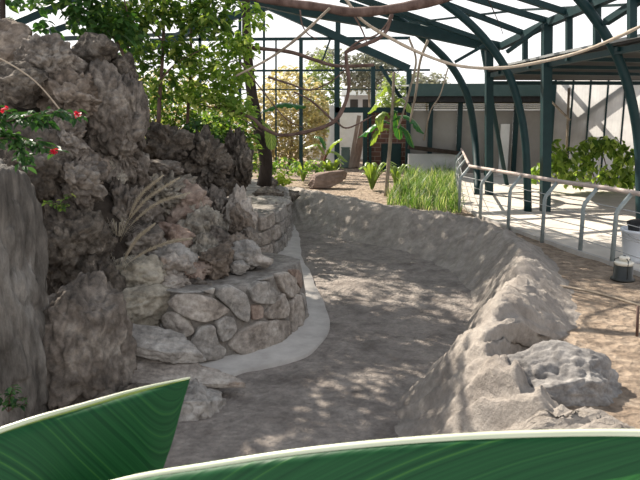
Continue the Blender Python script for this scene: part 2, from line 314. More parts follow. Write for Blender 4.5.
def blade(name, mid, hw, mat, parent=None, a0=.15, a1=.9, up=Vector((0, 0, 1)), na=28, nl=8, rag=0.0, seed=0, tip=.75, label=None, asym=(1, 1), tp=0, bend=None):
    """broad leaf: mid-rib curve, two half blades that curve down; hw half width (m)"""
    P = spline(mid, na); bm = bmesh.new(); uvl = bm.loops.layers.uv.new('UVMap'); rows = []
    for i, p in enumerate(P):
        t = i / na; T = (P[min(i + 1, na)] - P[max(i - 1, 0)]).normalized(); sd = T.cross(up).normalized(); u2 = sd.cross(T)
        w = hw * max(.004, (sin(pi * min(1, t / (tip * 1.0)) * .5) ** .6 if t < tip else sqrt(max(0, 1 - ((t - tip) / (1.0001 - tip)) ** 2))))
        if tp and t >= tip: w = hw * max(.004, 1 - ((t - tip) / (1.0001 - tip)) ** tp)
        row = []
        for sgn in (-1, 1):
            q = p.copy(); half = []
            for j in range(nl + 1):
                s = j / nl; a = a0 + (a1 - a0) * s
                if bend: k = max(0, min(1, (s - bend[0]) / (bend[1] - bend[0]))); a = a0 + (a1 - a0) * k * k * (3 - 2 * k)
                if j: q = q + (sd * sgn * cos(a) - u2 * sin(a)) * (w * asym[0 if sgn < 0 else 1] / nl)
                wob = rag * noise.noise(Vector((t * 14, s * 2 + seed, sgn))) * s
                half.append((q + u2 * wob, (t, s * sgn)))
            row.append(half)
        rows.append(row[0][::-1] + row[1][1:])
    vs = [[bm.verts.new(c) for c, _ in row] for row in rows]
    for i in range(na):
        for j in range(len(vs[0]) - 1):
            fc = bm.faces.new((vs[i][j], vs[i][j + 1], vs[i + 1][j + 1], vs[i + 1][j]))
            for lp, (ii, jj) in zip(fc.loops, ((i, j), (i, j + 1), (i + 1, j + 1), (i + 1, j))): lp[uvl].uv = rows[ii][jj][1]
    me = bpy.data.meshes.new(name); bm.to_mesh(me); bm.free()
    o = link(name, me, mat, parent)
    if label: o['label'] = label
    return o

# ------------------------------------------------------------------ ground
ST = [  # toe pixel, crest pixel + height, outer foot pixel
    ((240, 222), (235, 186, .05), (232, 182)), ((268, 227), (262, 187, .06), (258, 183)), ((300, 232), (290, 188, .08), (286, 184)),
    ((330, 238), (335, 197, .1), (330, 191)), ((370, 245), (395, 208, .12), (392, 203)), ((412, 256), (440, 214, .12), (442, 209)),
    ((446, 272), (480, 222, .12), (492, 219)), ((466, 292), (512, 240, .16), (535, 240)), ((468, 314), (524, 260, .24), (566, 266)),
    ((454, 342), (514, 288, .30), (588, 304)), ((426, 368), (494, 320, .32), (582, 330)), ((398, 396), (488, 350, .28), (522, 352)),
    ((385, 430), (543, 400, .20), (574, 402)), ((392, 500), (612, 432, .12), (655, 436)), ((440, 610), (720, 480, .08), (800, 480))]
ns = 260
Tl = spline([PZ(a[0], a[1], ZF) for a, b, c in ST], ns); Rl = spline([PZ(b[0], b[1], b[2]) for a, b, c in ST], ns); Ol = spline([PZ(c[0], c[1], 0) for a, b, c in ST], ns)
v, f = [], []; nt_ = 46
for i in range(ns + 1):
    T, R, O = Tl[i], Rl[i], Ol[i]
    for j in range(nt_ + 1):
        t = j / nt_
        if t < .62:
            q = t / .62; p = T.lerp(R, q); k = q * q * (3 - 2 * q) * .55 + q * .45
            p.z = ZF - .03 + (R.z - ZF + .03) * k
        else:
            q = (t - .62) / .38; p = R.lerp(O, q); k = 1 - q * q * (3 - 2 * q)
            p.z = -.035 + (R.z + .035) * k
        e = sin(pi * min(1, t * 1.02)) ** .6
        s = i / ns * 30
        near = min(1, max(0, (i / ns - .45) / .2))
        g = noise.turbulence(Vector((s * 2.6 + t * 3.0, t * .6, 3)), 4, True) - .45
        lump = noise.fractal(Vector((p.x * 2.2, p.y * 2.2, 7)), .8, 2.1, 5)
        rid = (1 - abs(noise.noise(Vector((s * 1.3 + t * 1.2, t * .9, 11))))) ** 2
        lump2 = noise.turbulence(Vector((p.x * 5, p.y * 5, 2)), 4, True) - .4
        p.z += e * (g * .11 + lump * (.03 + .06 * near) + (rid - .4) * (.04 + .10 * near * (1 - .6 * max(0, min(1, (i / ns - .7) / .12)))) + lump2 * (.008 + .03 * near))
        v.append(p)
for i in range(ns):
    for j in range(nt_):
        a = i * (nt_ + 1) + j; f.append((a, a + 1, a + nt_ + 2, a + nt_ + 1))
tag(pyd('earth_bank', v, f, M['bank']), 'pale dry earth bank curving along the right side of the sunken path', 'earth bank')

def smooth_noise(x, y, a): return noise.fractal(Vector((x, y, a)), 1.0, 2.0, 5)
v, f = [], []; nx, ny = 130, 190; x0, x1, y0, y1 = -5.5, 4.5, 1.5, 18.5
for j in range(ny + 1):
    for i in range(nx + 1):
        x = x0 + (x1 - x0) * i / nx; y = y0 + (y1 - y0) * j / ny
        v.append((x, y, ZF + smooth_noise(x * 1.4, y * 1.4, 2) * .022 + smooth_noise(x * 5, y * 5, 5) * .010))
for j in range(ny):
    for i in range(nx):
        a = j * (nx + 1) + i; f.append((a, a + 1, a + nx + 2, a + nx + 1))
tag(pyd('floor_channel', v, f, M['floor']), 'trodden grey brown dirt floor of the sunken channel', 'ground', kind='structure')

poly = [((Rl[i] + Ol[i]) / 2).to_2d() for i in range(0, ns + 1, 4)]
poly = [Vector((-14, poly[0].y))] + poly + [Vector((poly[-1].x, -3)), Vector((-14, -3))]
def inside(p):
    c = False; n = len(poly); j = n - 1
    for i in range(n):
        a, b = poly[i], poly[j]
        if (a.y > p[1]) != (b.y > p[1]) and p[0] < (b.x - a.x) * (p[1] - a.y) / (b.y - a.y) + a.x: c = not c
        j = i
    return c
v, f, keep = [], [], []; nx, ny = 190, 250; x0, x1, y0, y1 = -12, 16, -1, 48
for j in range(ny + 1):
    for i in range(nx + 1):
        x = x0 + (x1 - x0) * i / nx; y = y0 + (y1 - y0) * (j / ny) ** 1.35
        keep.append(not inside((x, y)))
        v.append((x, y, -.005 + smooth_noise(x * 1.1, y * 1.1, 9) * .014 + smooth_noise(x * 4, y * 4, 4) * .012))
for j in range(ny):
    for i in range(nx):
        a = j * (nx + 1) + i; q = (a, a + 1, a + nx + 2, a + nx + 1)
        if all(keep[k] for k in q): f.append(q)
tag(pyd('ground_garden', v, f, M['dirt']), 'brown garden dirt around the sunken channel', 'ground', kind='structure')

# paving and its kerb
kerb = [PZ(453, 172), PZ(459, 206), PZ(482, 219.5), PZ(508, 229.5), PZ(545, 243), PZ(582, 256), PZ(612, 266), PZ(660, 284), PZ(760, 322)]
pk = [Vector((p.x, p.y, 0)) for p in kerb]
top = [Vector((p.x, p.y, .035)) for p in pk] + [Vector((14, pk[-1].y, .035)), Vector((14, 24, .035)), Vector((pk[0].x, 24, .035))]
bm = bmesh.new(); vs = [bm.verts.new(p) for p in top]; lo = [bm.verts.new((p.x, p.y, -.12)) for p in top]
fc = bm.faces.new(vs); bmesh.ops.triangulate(bm, faces=[fc])
for i in range(len(top)): bm.faces.new((vs[i], vs[(i + 1) % len(top)], lo[(i + 1) % len(top)], lo[i]))
tag(frm(bm, 'path_paving', M['paving'], smooth=False), 'pale concrete walkway under the canopy', 'paving', kind='structure')
bm = bmesh.new()
kp = spline([Vector((p.x + .03, p.y, .02)) for p in pk[1:]], 60); tube(bm, kp, .035, sq=True)
tag(frm(bm, 'kerb_edge', M['concrete'], smooth=False), 'pale kerb edging the walkway', 'kerb', kind='structure')

# ------------------------------------------------------------------ mortared stone walls
def wall_surface(base_px, h, batter, nu, drop=0.0):
    base = spline([PZ(x, y, ZF) for x, y in base_px], nu)
    def Sf(u, w):
        k = max(0.0, min(1.0, u)) * nu; i = min(int(k), nu - 1); t = k - i
        p = base[i].lerp(base[i + 1], t); tg = (base[min(i + 2, nu)] - base[max(i - 1, 0)]).normalized(); nr = Vector((tg.y, -tg.x, 0))
        hh = h - drop * (lambda q: q * q * (3 - 2 * q))(max(0.0, min(1.0, (u - .5) / .3)))
        return p - nr * (batter * w) + Vector((0, 0, hh * w)), nr
    return Sf, base
def pillow(Sf, polyuv, out, mat, parent, seed, name='stone'):
    n = len(polyuv); cu = sum(p[0] for p in polyuv) / n; cw = sum(p[1] for p in polyuv) / n
    ring = []
    for i in range(n):
        a, b = polyuv[i], polyuv[(i + 1) % n]
        for k in range(7):
            t = k / 7; ring.append((a[0] + (b[0] - a[0]) * t, a[1] + (b[1] - a[1]) * t))
    for _ in range(2):
        m = len(ring); ring = [((ring[i - 1][0] + 2 * ring[i][0] + ring[(i + 1) % m][0]) / 4, (ring[i - 1][1] + 2 * ring[i][1] + ring[(i + 1) % m][1]) / 4) for i in range(m)]
    bm = bmesh.new(); rings = []
    rnd = random.Random(seed); tu, tw = rnd.uniform(-.35, .35), rnd.uniform(-.25, .35); o3 = rnd.uniform(0, 90)
    prof = [(1.0, -.10), (1.0, .2), (.99, .6), (.955, .9), (.9, .97), (.8, 1.0), (.7, 1.0), (.6, 1.0), (.5, 1.0), (.4, 1.02), (.3, 1.02), (.2, 1.03), (.1, 1.03)]
    for s, d in prof:
        row = []
        for (a, b) in ring:
            u, w = cu + (a - cu) * s, cw + (b - cw) * s
            p, nr = Sf(u, w)
            nz = noise.fractal(p * 5 + Vector((o3, 0, 0)), .9, 2, 4)
            tilt = 1 + (tu * (a - cu) / .12 + tw * (b - cw) / .35) * s
            nz2 = noise.turbulence(p * 16 + Vector((o3, 2, 0)), 3, True) - .5
            dd = (d * out * (tilt if d > .3 else 1)) + (nz * .032 + nz2 * .014 if d > .3 else 0)
            row.append(bm.verts.new(p + nr * dd + Vector((0, 0, nz * .008))))
        rings.append(row)
    m = len(ring)
    for i in range(len(rings) - 1):
        for j in range(m): bm.faces.new((rings[i][j], rings[i][(j + 1) % m], rings[i + 1][(j + 1) % m], rings[i + 1][j]))
    p, nr = Sf(cu, cw); c = bm.verts.new(p + nr * out * 1.03)
    for j in range(m): bm.faces.new((rings[-1][j], rings[-1][(j + 1) % m], c))
    return frm(bm, name, mat, parent)
def core(Sf, back, nu, parent, dz=0.0):
    v, f = [], []
    nw = 10
    for i in range(nu + 1):
        for j in range(nw + 1):
            p, nr = Sf(i / nu, j / nw); v.append(p + nr * noise.noise(p * 6) * .012)
        p, nr = Sf(i / nu, 1.0)
        for k in range(1, 9):
            q = p.lerp(Vector((back[0], back[1], p.z + dz)), k / 8); q.z += noise.fractal(q * 3, 1, 2, 4) * .035; v.append(q)
    m = nw + 9
    for i in range(nu):
        for j in range(m - 1):
            a = i * m + j; f.append((a, a + 1, a + m + 1, a + m))
    return pyd('mortar_core', v, f, M['mortar'], parent)

base1 = [(118, 330), (146, 356), (188, 369), (232, 359), (268, 349), (296, 331), (307, 316), (306, 304), (294, 296), (272, 291), (240, 290)]
S1, B1 = wall_surface(base1, .70, .09, 120, .14)
w1 = thing('stone_wall', 'low curved retaining wall of mortared pinkish stones beside the dirt path', 'stone wall', B1[50])
core(S1, (-1.9, 7.6), 120, w1)
grid = []
for i in range(401):
    for j in range(-4, 85):
        p, nr = S1(i / 400, j / 80)
        if nr.dot(CAM - p) > 0: grid.append((proj(p), (i / 400, j / 80)))
def pick(px, py):
    return min(grid, key=lambda g: (g[0][0] - px) ** 2 + (g[0][1] - py) ** 2)[1]
Z = lambda pts: [(100 + x / 2.667, 230 + y / 2.667) for x, y in pts]
stones = [
    ([(186, 188), (215, 162), (250, 156), (300, 180), (345, 212), (310, 238), (268, 244), (225, 226)], .07, 'stone'),
    ([(303, 142), (345, 140), (385, 168), (397, 205), (390, 246), (362, 232), (340, 205), (303, 176)], .06, 'stone_grey'),
    ([(166, 232), (185, 216), (210, 213), (240, 238), (254, 268), (225, 286), (185, 268)], .065, 'stone'),
    ([(302, 244), (330, 224), (352, 230), (360, 262), (345, 288), (318, 298), (303, 270)], .07, 'stone_grey'),
    ([(240, 292), (262, 256), (296, 250), (310, 300), (333, 316), (325, 346), (272, 348), (244, 318)], .05, 'stone_grey'),
    ([(337, 304), (365, 268), (415, 240), (470, 236), (500, 240), (506, 290), (440, 318), (372, 336)], .06, 'stone'),
    ([(433, 220), (462, 186), (482, 166), (494, 190), (490, 234), (445, 236)], .05, 'stone'),
    ([(388, 156), (410, 136), (448, 134), (468, 168), (462, 196), (402, 192)], .055, 'stone_grey'),
    ([(399, 198), (430, 198), (430, 234), (402, 238)], .045, 'stone_rust'),
    ([(458, 112), (492, 110), (512, 130), (530, 164), (500, 184), (474, 154)], .05, 'stone'),
    ([(500, 190), (524, 168), (538, 228), (532, 286), (510, 300), (506, 240)], .05, 'stone'),
    ([(530, 162), (548, 186), (556, 236), (548, 276), (540, 284), (540, 220)], .04, 'stone_grey'),
    ([(182, 150), (210, 128), (250, 126), (264, 142), (236, 158), (190, 162)], .06, 'stone_grey'),
    ([(268, 140), (298, 140), (298, 172), (268, 160)], .04, 'stone_grey'),
    ([(500, 105), (522, 106), (536, 140), (530, 158), (514, 130)], .04, 'stone_rust'),
    ([(412, 118), (452, 108), (452, 130), (416, 132)], .045, 'stone_grey'),
    ([(140, 285), (165, 245), (182, 272), (222, 290), (236, 306), (200, 320), (150, 305)], .05, 'stone_grey'),
]
for k, (pts, out, mt) in enumerate(stones):
    uv = [pick(x, y) for x, y in Z(pts)]
    pillow(S1, uv, out, M[mt], w1, 40 + k)
rnd = random.Random(5)
for r in range(3):                                   # the return of the wall round the corner
    for c in range(3):
        u0, u1 = .745 + c * .085, .825 + c * .085; z0, z1 = r * .33 + .02, r * .33 + .31
        j = lambda: rnd.uniform(-.012, .012)
        pillow(S1, [(u0 + j(), z0), (u1 + j(), z0 + j()), (u1 + j(), z1), ((u0 + u1) / 2, z1 + .02), (u0 + j(), z1 + j())], .05, M[rnd.choice(['stone', 'stone_grey'])], w1, 80 + r * 5 + c)

base2 = [(200, 268), (235, 266), (262, 262), (279, 253), (288, 240), (290, 228), (284, 217), (268, 210), (250, 206)]
S2, B2 = wall_surface(base2, .78, .06, 80)
w2 = thing('stone_wall', 'farther curved stone retaining wall under a flat cap rock', 'stone wall', B2[35])
core(S2, (-2.2, 12.2), 80, w2)
rnd = random.Random(11)
rows2 = [(.02, .34, 7), (.36, .66, 8), (.68, .99, 6)]
for r, (z0, z1, n) in enumerate(rows2):
    cuts = sorted([0.08] + [.08 + .84 * (i + rnd.uniform(-.22, .22)) / n for i in range(1, n)] + [.92])
    for a, b in zip(cuts[:-1], cuts[1:]):
        g = .012; j = lambda: rnd.uniform(-.03, .03)
        pillow(S2, [(a + g, z0 + j()), ((a + b) / 2, z0 + j()), (b - g, z0 + j()), (b - g, (z0 + z1) / 2), (b - g, z1 + j()), ((a + b) / 2, z1 + j()), (a + g, z1 + j()), (a + g, (z0 + z1) / 2)], .06,
               M[rnd.choice(['stone_grey', 'stone_grey', 'stone'])], w2, 120 + r * 10 + int(a * 100))
rock_px('flat_rock', (246, 197, 292, 214), B2[35].y + .45, M['stone_grey'], 61, 'flat layered grey rock capping the farther stone wall', 'rock', depth=1.6, cuts=5, rough=.06)
rock_px('rock', (252, 187, 284, 201), 12.6, M['rock'], 62, 'small grey rock resting behind the flat cap rock', 'rock', depth=1.1)
rock_px('rock', (228, 205, 250, 226), 11.6, M['rock'], 63, 'rough rock between the dark rockwork and the flat cap rock', 'rock', depth=1.2)

# concrete footing strip
fo = [PZ(x, y, ZF) for x, y in [(206, 390), (240, 374), (285, 364), (315, 350), (329, 331), (328, 315), (320, 296), (312, 278), (303, 262), (300, 248), (299, 236), (292, 222)]]
fi = [PZ(x, y, ZF) for x, y in [(150, 380), (225, 354), (262, 344), (290, 326), (300, 314), (298, 304), (286, 292), (270, 280), (262, 268), (272, 250), (278, 236), (280, 222)]]
fo, fi = spline(fo, 80), spline(fi, 80); bm = bmesh.new(); A = []
for i in range(81):
    jt = noise.noise(fo[i] * 2.5) * .035
    o = fo[i] + (fo[i] - fi[i]).normalized() * jt
    A.append([bm.verts.new((o.x, o.y, ZF - .05)), bm.verts.new((o.x, o.y, ZF + .035)), bm.verts.new((fi[i].x, fi[i].y, ZF + .05))])
for i in range(80):
    for k in (0, 1): bm.faces.new((A[i][k], A[i][k + 1], A[i + 1][k + 1], A[i + 1][k]))
tag(frm(bm, 'concrete_footing', M['concrete']), 'pale concrete strip along the foot of the stone walls', 'concrete footing')

# ------------------------------------------------------------------ rock mound on the left
v, f = [], []; nx, ny = 60, 70
for j in range(ny + 1):
    for i in range(nx + 1):
        x = -7 + 6.6 * i / nx; y = 4.6 + 8.4 * j / ny
        ks = [(4, -2.3), (5.2, -1.95), (6.0, -1.65), (6.6, -1.35), (7.2, -1.18), (9, -1.5), (14, -2.6)]
        for (ya, ea), (yb, eb) in zip(ks[:-1], ks[1:]):
            if ya <= y <= yb: edge = ea + (eb - ea) * (y - ya) / (yb - ya)
        d = max(0, edge - .12 - x); ff = max(0, min(1, (y - 5.2) / 1.2)) * max(0, min(1, (13 - y) / 2.4))
        z = ZF - .05 + min(2.6, 1.75 + max(0, d - .5) * .8 if y < 7.6 else 1.75) * (1 - math.exp(-d * 2.6)) * ff
        v.append((x, y, z + noise.fractal(Vector((x * 1.5, y * 1.5, 1)), 1, 2, 4) * .10 * min(1, d)))
for j in range(ny):
    for i in range(nx):
        a = j * (nx + 1) + i; f.append((a, a + 1, a + nx + 2, a + nx + 1))
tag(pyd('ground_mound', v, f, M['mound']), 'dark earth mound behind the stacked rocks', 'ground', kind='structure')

BIG = [  # name, pixel box, distance, material, label, options
    ('boulder', (-30, 20, 36, 84), 6.9, 'rock_brown', 'smooth brown boulder at the top of the rock pile, cut by the left frame edge', dict(rough=.06, fine=.015)),
    ('boulder', (10, 34, 80, 98), 6.5, 'rock', 'rounded grey brown boulder high on the pile under the leaves', dict(cuts=4, rough=.12, sub=6)),
    ('boulder', (66, 32, 114, 70), 7.0, 'rock_dark', 'dark boulder topping the pile right of the rounded one', dict(sub=4)),
    ('boulder', (104, 52, 136, 84), 7.3, 'rock_dark', 'small dark rock at the top right shoulder of the pile', {}),
    ('boulder', (70, 62, 130, 154), 6.75, 'rock', 'tall smooth faced grey brown boulder in the upper middle of the pile', dict(cuts=9, rough=.07, sub=6)),
    ('boulder', (114, 72, 144, 158), 7.1, 'rock', 'narrow rugged upright rock at the right edge of the upper pile', dict(rough=.16, fine=.05)),
    ('boulder', (-18, 62, 44, 108), 6.1, 'rock_dark', 'lichen spotted boulder at the left edge above the red flowers', {}),
    ('boulder', (30, 66, 98, 130), 6.35, 'rock_brown', 'lumpy brown boulder beneath the rounded grey one', dict(rough=.16, sub=6)),
    ('boulder', (36, 110, 88, 168), 6.0, 'rock', 'knobbly rock with a pale nose beside the red flowers', dict(rough=.18, fine=.05, sub=6)),
    ('boulder', (78, 116, 146, 200), 6.85, 'rock', 'craggy rock below the tall smooth faced boulder', dict(rough=.2, fine=.06, sub=6)),
    ('boulder', (40, 146, 104, 224), 5.9, 'rock', 'jagged grey rock beside the head of the pale slab', dict(rough=.2, fine=.05, sub=6)),
    ('boulder', (34, 196, 104, 318), 5.75, 'rock_dark', 'dark recessed rock between the pale slab and the rubble', dict(rough=.1, sub=6)),
    ('boulder', (88, 178, 140, 268), 6.6, 'rock', 'pitted rock left of the pale spiky rock', dict(rough=.2, fine=.06, sub=6)),
    ('rock_slab', (-48, 166, 31, 446), 4.3, 'pillar', 'tall pale upright rock slab at the left edge of the picture', dict(slab=[((1, -.15, .04), .5), ((-1, 0, 0), .5), ((-.1, -1, .05), .45), ((0, 1, 0), .5), ((-.35, -.2, 1), .8), ((0, 0, -1), .8), ((.7, -.9, 0), .56)], rough=.05, fine=.022, sub=6, depth=.42)),
    ('boulder', (32, 280, 124, 430), 4.75, 'rock', 'big dark rounded boulder beside the pale upright slab', dict(slab=[((.9, -.3, .1), .72), ((.2, -1, .25), .62), ((.5, -.3, 1), .75), ((-.4, -.1, 1), .8), ((.3, -.6, -1), .7)], rough=.07, fine=.02, sub=6)),
    ('boulder', (84, 252, 124, 338), 5.75, 'rock_dark', 'dark brown rock behind the big rounded boulder', {}),
    ('boulder', (138, 122, 196, 170), 8.1, 'rock_dark', 'dark porous rock arching over a hollow', dict(rough=.2, fine=.06)),
    ('boulder', (176, 126, 232, 196), 8.3, 'rock_dark', 'dark craggy rock in the middle of the far rock pile', dict(rough=.2, fine=.06, sub=6)),
    ('boulder', (214, 128, 253, 204), 8.7, 'rock_dark', 'dark rugged rock at the right end of the far rock pile', dict(rough=.2, fine=.06, sub=6)),
    ('boulder', (126, 172, 200, 234), 7.4, 'rock_pale', 'pale spiky crusted rock above the low stone wall', dict(rough=.24, fine=.09, sub=6, cuts=5)),
    ('boulder', (190, 186, 238, 250), 7.9, 'rock', 'rough rock right of the pale spiky one', dict(rough=.2, fine=.06, sub=6)),
    ('boulder', (106, 256, 172, 302), 6.05, 'stone_moss', 'mossy yellowish rock behind the dry grass', dict(rough=.08)),
    ('boulder', (108, 286, 180, 340), 5.75, 'stone_moss', 'rounded mossy rock at the left end of the low stone wall', dict(rough=.07)),
    ('rock_slab', (110, 334, 206, 358), 5.2, 'stone_grey', 'long slanting grey slab leaning beside the low stone wall', dict(slab=[((0, -.35, 1), .22), ((.1, .2, -1), .25), ((0, -1, -.3), .5), ((-1, -.3, .2), .7), ((.8, -.9, 0), .62), ((.9, .2, .5), .8)], rough=.035, fine=.02, sub=6, depth=.62, rot=.24)),
    ('rock_slab', (112, 368, 243, 396), 5.0, 'stone', 'broad pointed slab jutting toward the path, under the slanting slab', dict(slab=[((0, -.3, 1), .2), ((.25, -.35, -1), .22), ((-1, -.3, .2), .75), ((.62, -1, 0), .55), ((.55, 1, 0), .55), ((0, -1, -.2), .6)], rough=.03, fine=.02, sub=6, depth=.62, rot=.12)),
    ('boulder', (152, 386, 229, 466), 4.75, 'stone_grey', 'blocky pale rock below the broad pointed slab', dict(cuts=24, rough=.04, fine=.015, sub=6)),
    ('boulder', (66, 392, 165, 470), 4.5, 'rock_dark', 'dark rock half hidden behind the tip of the banana leaf', {}),
    ('boulder', (494, 354, 626, 438), 3.95, 'rock_sunny', 'low grey rock with a dark right edge on the dirt beside the earth bank', dict(slab=[((-.25, -.3, 1), .45), ((.75, -.4, .6), .72), ((0, -1, .5), .7), ((-1, -.2, .3), .8)], rough=.07, fine=.009, sub=6, depth=.85)),
    ('rock', (246, 252, 273, 269), 6.75, 'stone', 'small tan block of stone loose on top of the low wall', dict(cuts=8, rough=.04, fine=.01)),
    ('rock', (229, 261, 250, 276), 6.5, 'stone_grey', 'small grey stone beside the tan block on the low wall', dict(rough=.06)),
    ('boulder', (280, 190, 300, 203), 15.0, 'rock', 'small rounded rock at the start of the far bank', {}),
    ('boulder', (-14, 120, 62, 206), 5.7, 'rock_dark', 'dark rock mostly hidden behind the red flowering branch', dict(rough=.16, fine=.05)),
    ('boulder', (258, 176, 278, 192), 14.5, 'rock', 'grey rock at the foot of the dark trunk', {}),
]
for k, (nm, bb, Y, mt, lab, kw) in enumerate(BIG):
    kw = dict(kw); dp = kw.pop('depth', 1.0); rt = kw.pop('rot', 0.0)
    rock_px(nm, bb, Y, M[mt], 300 + k, lab, 'rock slab' if nm == 'rock_slab' else nm, depth=dp, rot=rt, **kw)
rw = thing('rockwork_wall', 'rubble rockwork face of small rough stones above the low stone wall', 'rockwork', PD(190, 290, 7.4))
FILL = [(122, 226, 164, 262, 6.45, 'rock'), (156, 222, 194, 252, 6.65, 'stone_rust'), (186, 234, 224, 282, 6.65, 'rock_pale'), (138, 244, 198, 292, 6.30, 'stone_grey'),
        (212, 234, 252, 276, 6.95, 'rock_brown'), (220, 186, 256, 262, 7.70, 'stone'), (196, 226, 238, 258, 7.10, 'rock'), (172, 258, 224, 290, 6.40, 'stone_rust'),
        (130, 200, 160, 232, 6.90, 'rock'), (136, 160, 186, 186, 7.70, 'rock'), (112, 150, 150, 200, 7.20, 'rock'), (186, 180, 214, 210, 8.10, 'rock_brown'), (203, 256, 234, 284, 6.55, 'rock_pale'),
        (98, 236, 136, 276, 6.50, 'rock'), (108, 210, 138, 246, 6.70, 'rock_pale'), (84, 224, 112, 262, 6.30, 'rock_dark'), (70, 150, 104, 190, 6.30, 'rock_brown'), (92, 160, 126, 196, 6.75, 'rock_pale'),
        (196, 168, 236, 202, 8.40, 'rock_dark'), (160, 244, 186, 264, 6.45, 'stone_grey'), (228, 204, 254, 244, 7.50, 'rock_brown'), (150, 272, 190, 298, 6.05, 'stone'), (178, 278, 214, 296, 6.15, 'rock'),
        (160, 180, 210, 240, 7.45, 'stone_rust'), (176, 200, 230, 262, 7.25, 'rock_pale'), (140, 150, 200, 200, 8.30, 'rock_dark'),
        (226, 240, 262, 274, 6.8, 'stone_grey'), (196, 246, 232, 284, 6.4, 'rock_brown'), (150, 252, 196, 290, 6.2, 'stone'), (236, 228, 262, 256, 7.2, 'rock'), (128, 262, 156, 294, 6.15, 'stone_moss'), (176, 262, 204, 290, 6.25, 'stone_rust')]
for k, (a, b, c, d, Y, mt) in enumerate(FILL):
    rock_px('stone', (a, b, c, d), Y, M[mt], 500 + k, parent=rw, depth=1.2, rough=.12, fine=.035, sub=5)

# ------------------------------------------------------------------ aviary frame
fr = thing('aviary_frame', 'dark green steel frame with curved arches over the aviary', 'steel frame', PZ(528, 212))
def bar(name, pts, r, parent=None, sq=True, seg=0, mat='steel', n=8):
    return rod(name, pts, r, M[mat], parent or fr, n=n, seg=seg, sq=sq)
DA, DB, DC = 10.3, 12.5, 16.6
bar('arch', [PZ(641, 236), PD(639, 150, DA), PD(631, 98, DA), PD(618, 58, DA), PD(600, 26, DA), PD(580, 0, DA), PD(548, -34, DA), PD(490, -80, DA)], .075, sq=False, seg=40, n=10)
bar('arch', [PZ(528, 213), PD(526, 150, DB), PD(520, 110, DB), PD(508, 73, DB), PD(488, 43, DB), PD(466, 20, DB), PD(440, 0, DB), PD(390, -36, DB), PD(330, -70, DB)], .075, sq=False, seg=40, n=10)
bar('arch', [PZ(478, 196), PD(475, 140, DC), PD(468, 98, DC), PD(452, 67, DC), PD(430, 44, DC), PD(400, 20, DC), PD(366, 0, DC), PD(320, -20, DC)], .09, sq=False, seg=40, n=10)
bar('post', [PZ(489, 196), PD(489, 46, PZ(489, 196).y)], .085); bar('post', [PZ(545, 213), PD(547, 24, PZ(545, 213).y)], .085)
bar('post', [PZ(507, 186), PD(482, 46, 17.2)], .05)
bar('eave_beam', [PD(500, 47, 15.3), PD(548, 23, 12.6), PD(616, -6, 9.8), PD(760, -60, 7.0)], .07)
for x, a, b, Y in [(525, 64, 38, 13.8), (569, 54, 15, 11.6), (597, 48, 3, 10.6), (632, 38, -14, 9.3)]:
    bar('strut', [PD(x, a, Y), PD(x, b, Y)], .05)
bar('brace', [PD(455, 62, 14.8), PD(490, 42, 14.8)], .035); bar('brace', [PD(507, 52, 13.2), PD(548, 22, 12.6)], .035)
bar('brace', [PD(606, 22, 10.2), PD(652, -8, 9.0)], .05)
for (x, y, Y, X2, Y2) in [(500, 46, 15.2, 395, 10), (523, 33, 13.8, 436, 0), (548, 21, 12.6, 474, -1), (571, 14, 11.6, 522, -2), (597, 2, 10.6, 560, -8)]:
    a = PD(x, y, Y); b = PD(X2, Y2, Y); bar('rafter', [a, a + (b - a) * 1.7], .05)
bar('truss_beam', [PD(500, 48, 15.4), PD(440, 35, 15.6), PD(370, 22, 15.6), PD(300, 10, 15.8), PD(230, -6, 16)], .12)
bar('truss_beam', [PD(470, 38, 16.0), PD(400, 14, 16.4), PD(350, -4, 16.6)], .06)
bar('purlin', [PD(340, 0, 20), PD(420, 26, 20), PD(494, 44, 17)], .06)
bar('purlin', [PD(398, -2, 16), PD(640, -38, 8)], .05)
bar('purlin', [PD(366, 28, 17), PD(520, 10, 13), PD(640, 4, 10.2)], .02)
bar('rafter', [PD(95, -10, 12), PD(20, 22, 11), PD(-30, 44, 10.6)], .06); bar('rafter', [PD(130, 4, 14), PD(50, 32, 13)], .06)
bar('purlin', [PD(-10, 42, 12), PD(120, 36, 17), PD(190, 34, 21)], .05)

v = [Vector((.35, 12.7, 4.6)), Vector((1.15, 12.9, 4.45)), Vector((1.6, 10.3, 4.45)), Vector((.45, 10.4, 4.6))]; v = v + [p + Vector((0, 0, .02)) for p in v]
pyd('overhead_sheet', v, [(3, 2, 1, 0), (4, 5, 6, 7), (0, 1, 5, 4), (1, 2, 6, 5), (2, 3, 7, 6), (3, 0, 4, 7)], M['roof_grey'], fr, False)  # unseen sheet added overhead to shade the dirt strip by the kerb
# back gable wall
GY = 24.0
gb = thing('gable_frame', 'dark green gable end framework with thin glazing bars at the back', 'gable frame', PD(337, 168, GY))
g = lambda nm, pts, r: bar(nm, [PD(x, y, GY) for x, y in pts], r, gb)
g('rafter', [(268, 6), (409, 69)], .13); g('rafter', [(268, 6), (240, 14), (168, 40), (60, 86)], .13)
g('post', [(301, 40), (301, 172)], .07); g('post', [(337, 37), (337, 171)], .10); g('post', [(373, 66), (373, 112)], .08); g('post', [(409, 69), (409, 172)], .09)
g('post', [(338, 18), (338, 40)], .09)
g('post', [(264, 8), (264, 172)], .04); g('post', [(276, 40), (276, 172)], .03); g('post', [(393, 70), (393, 112)], .03); g('post', [(240, 14), (240, 170)], .05); g('post', [(200, 30), (200, 170)], .05)
g('crossbar', [(150, 40), (410, 38)], .05); g('crossbar', [(180, 71), (430, 70)], .035); g('crossbar', [(200, 90), (410, 89)], .02); g('door_head', [(335, 110), (408, 110)], .10)
g('strut', [(330, 40), (322, 62)], .03); g('strut', [(380, 66), (402, 100)], .06)
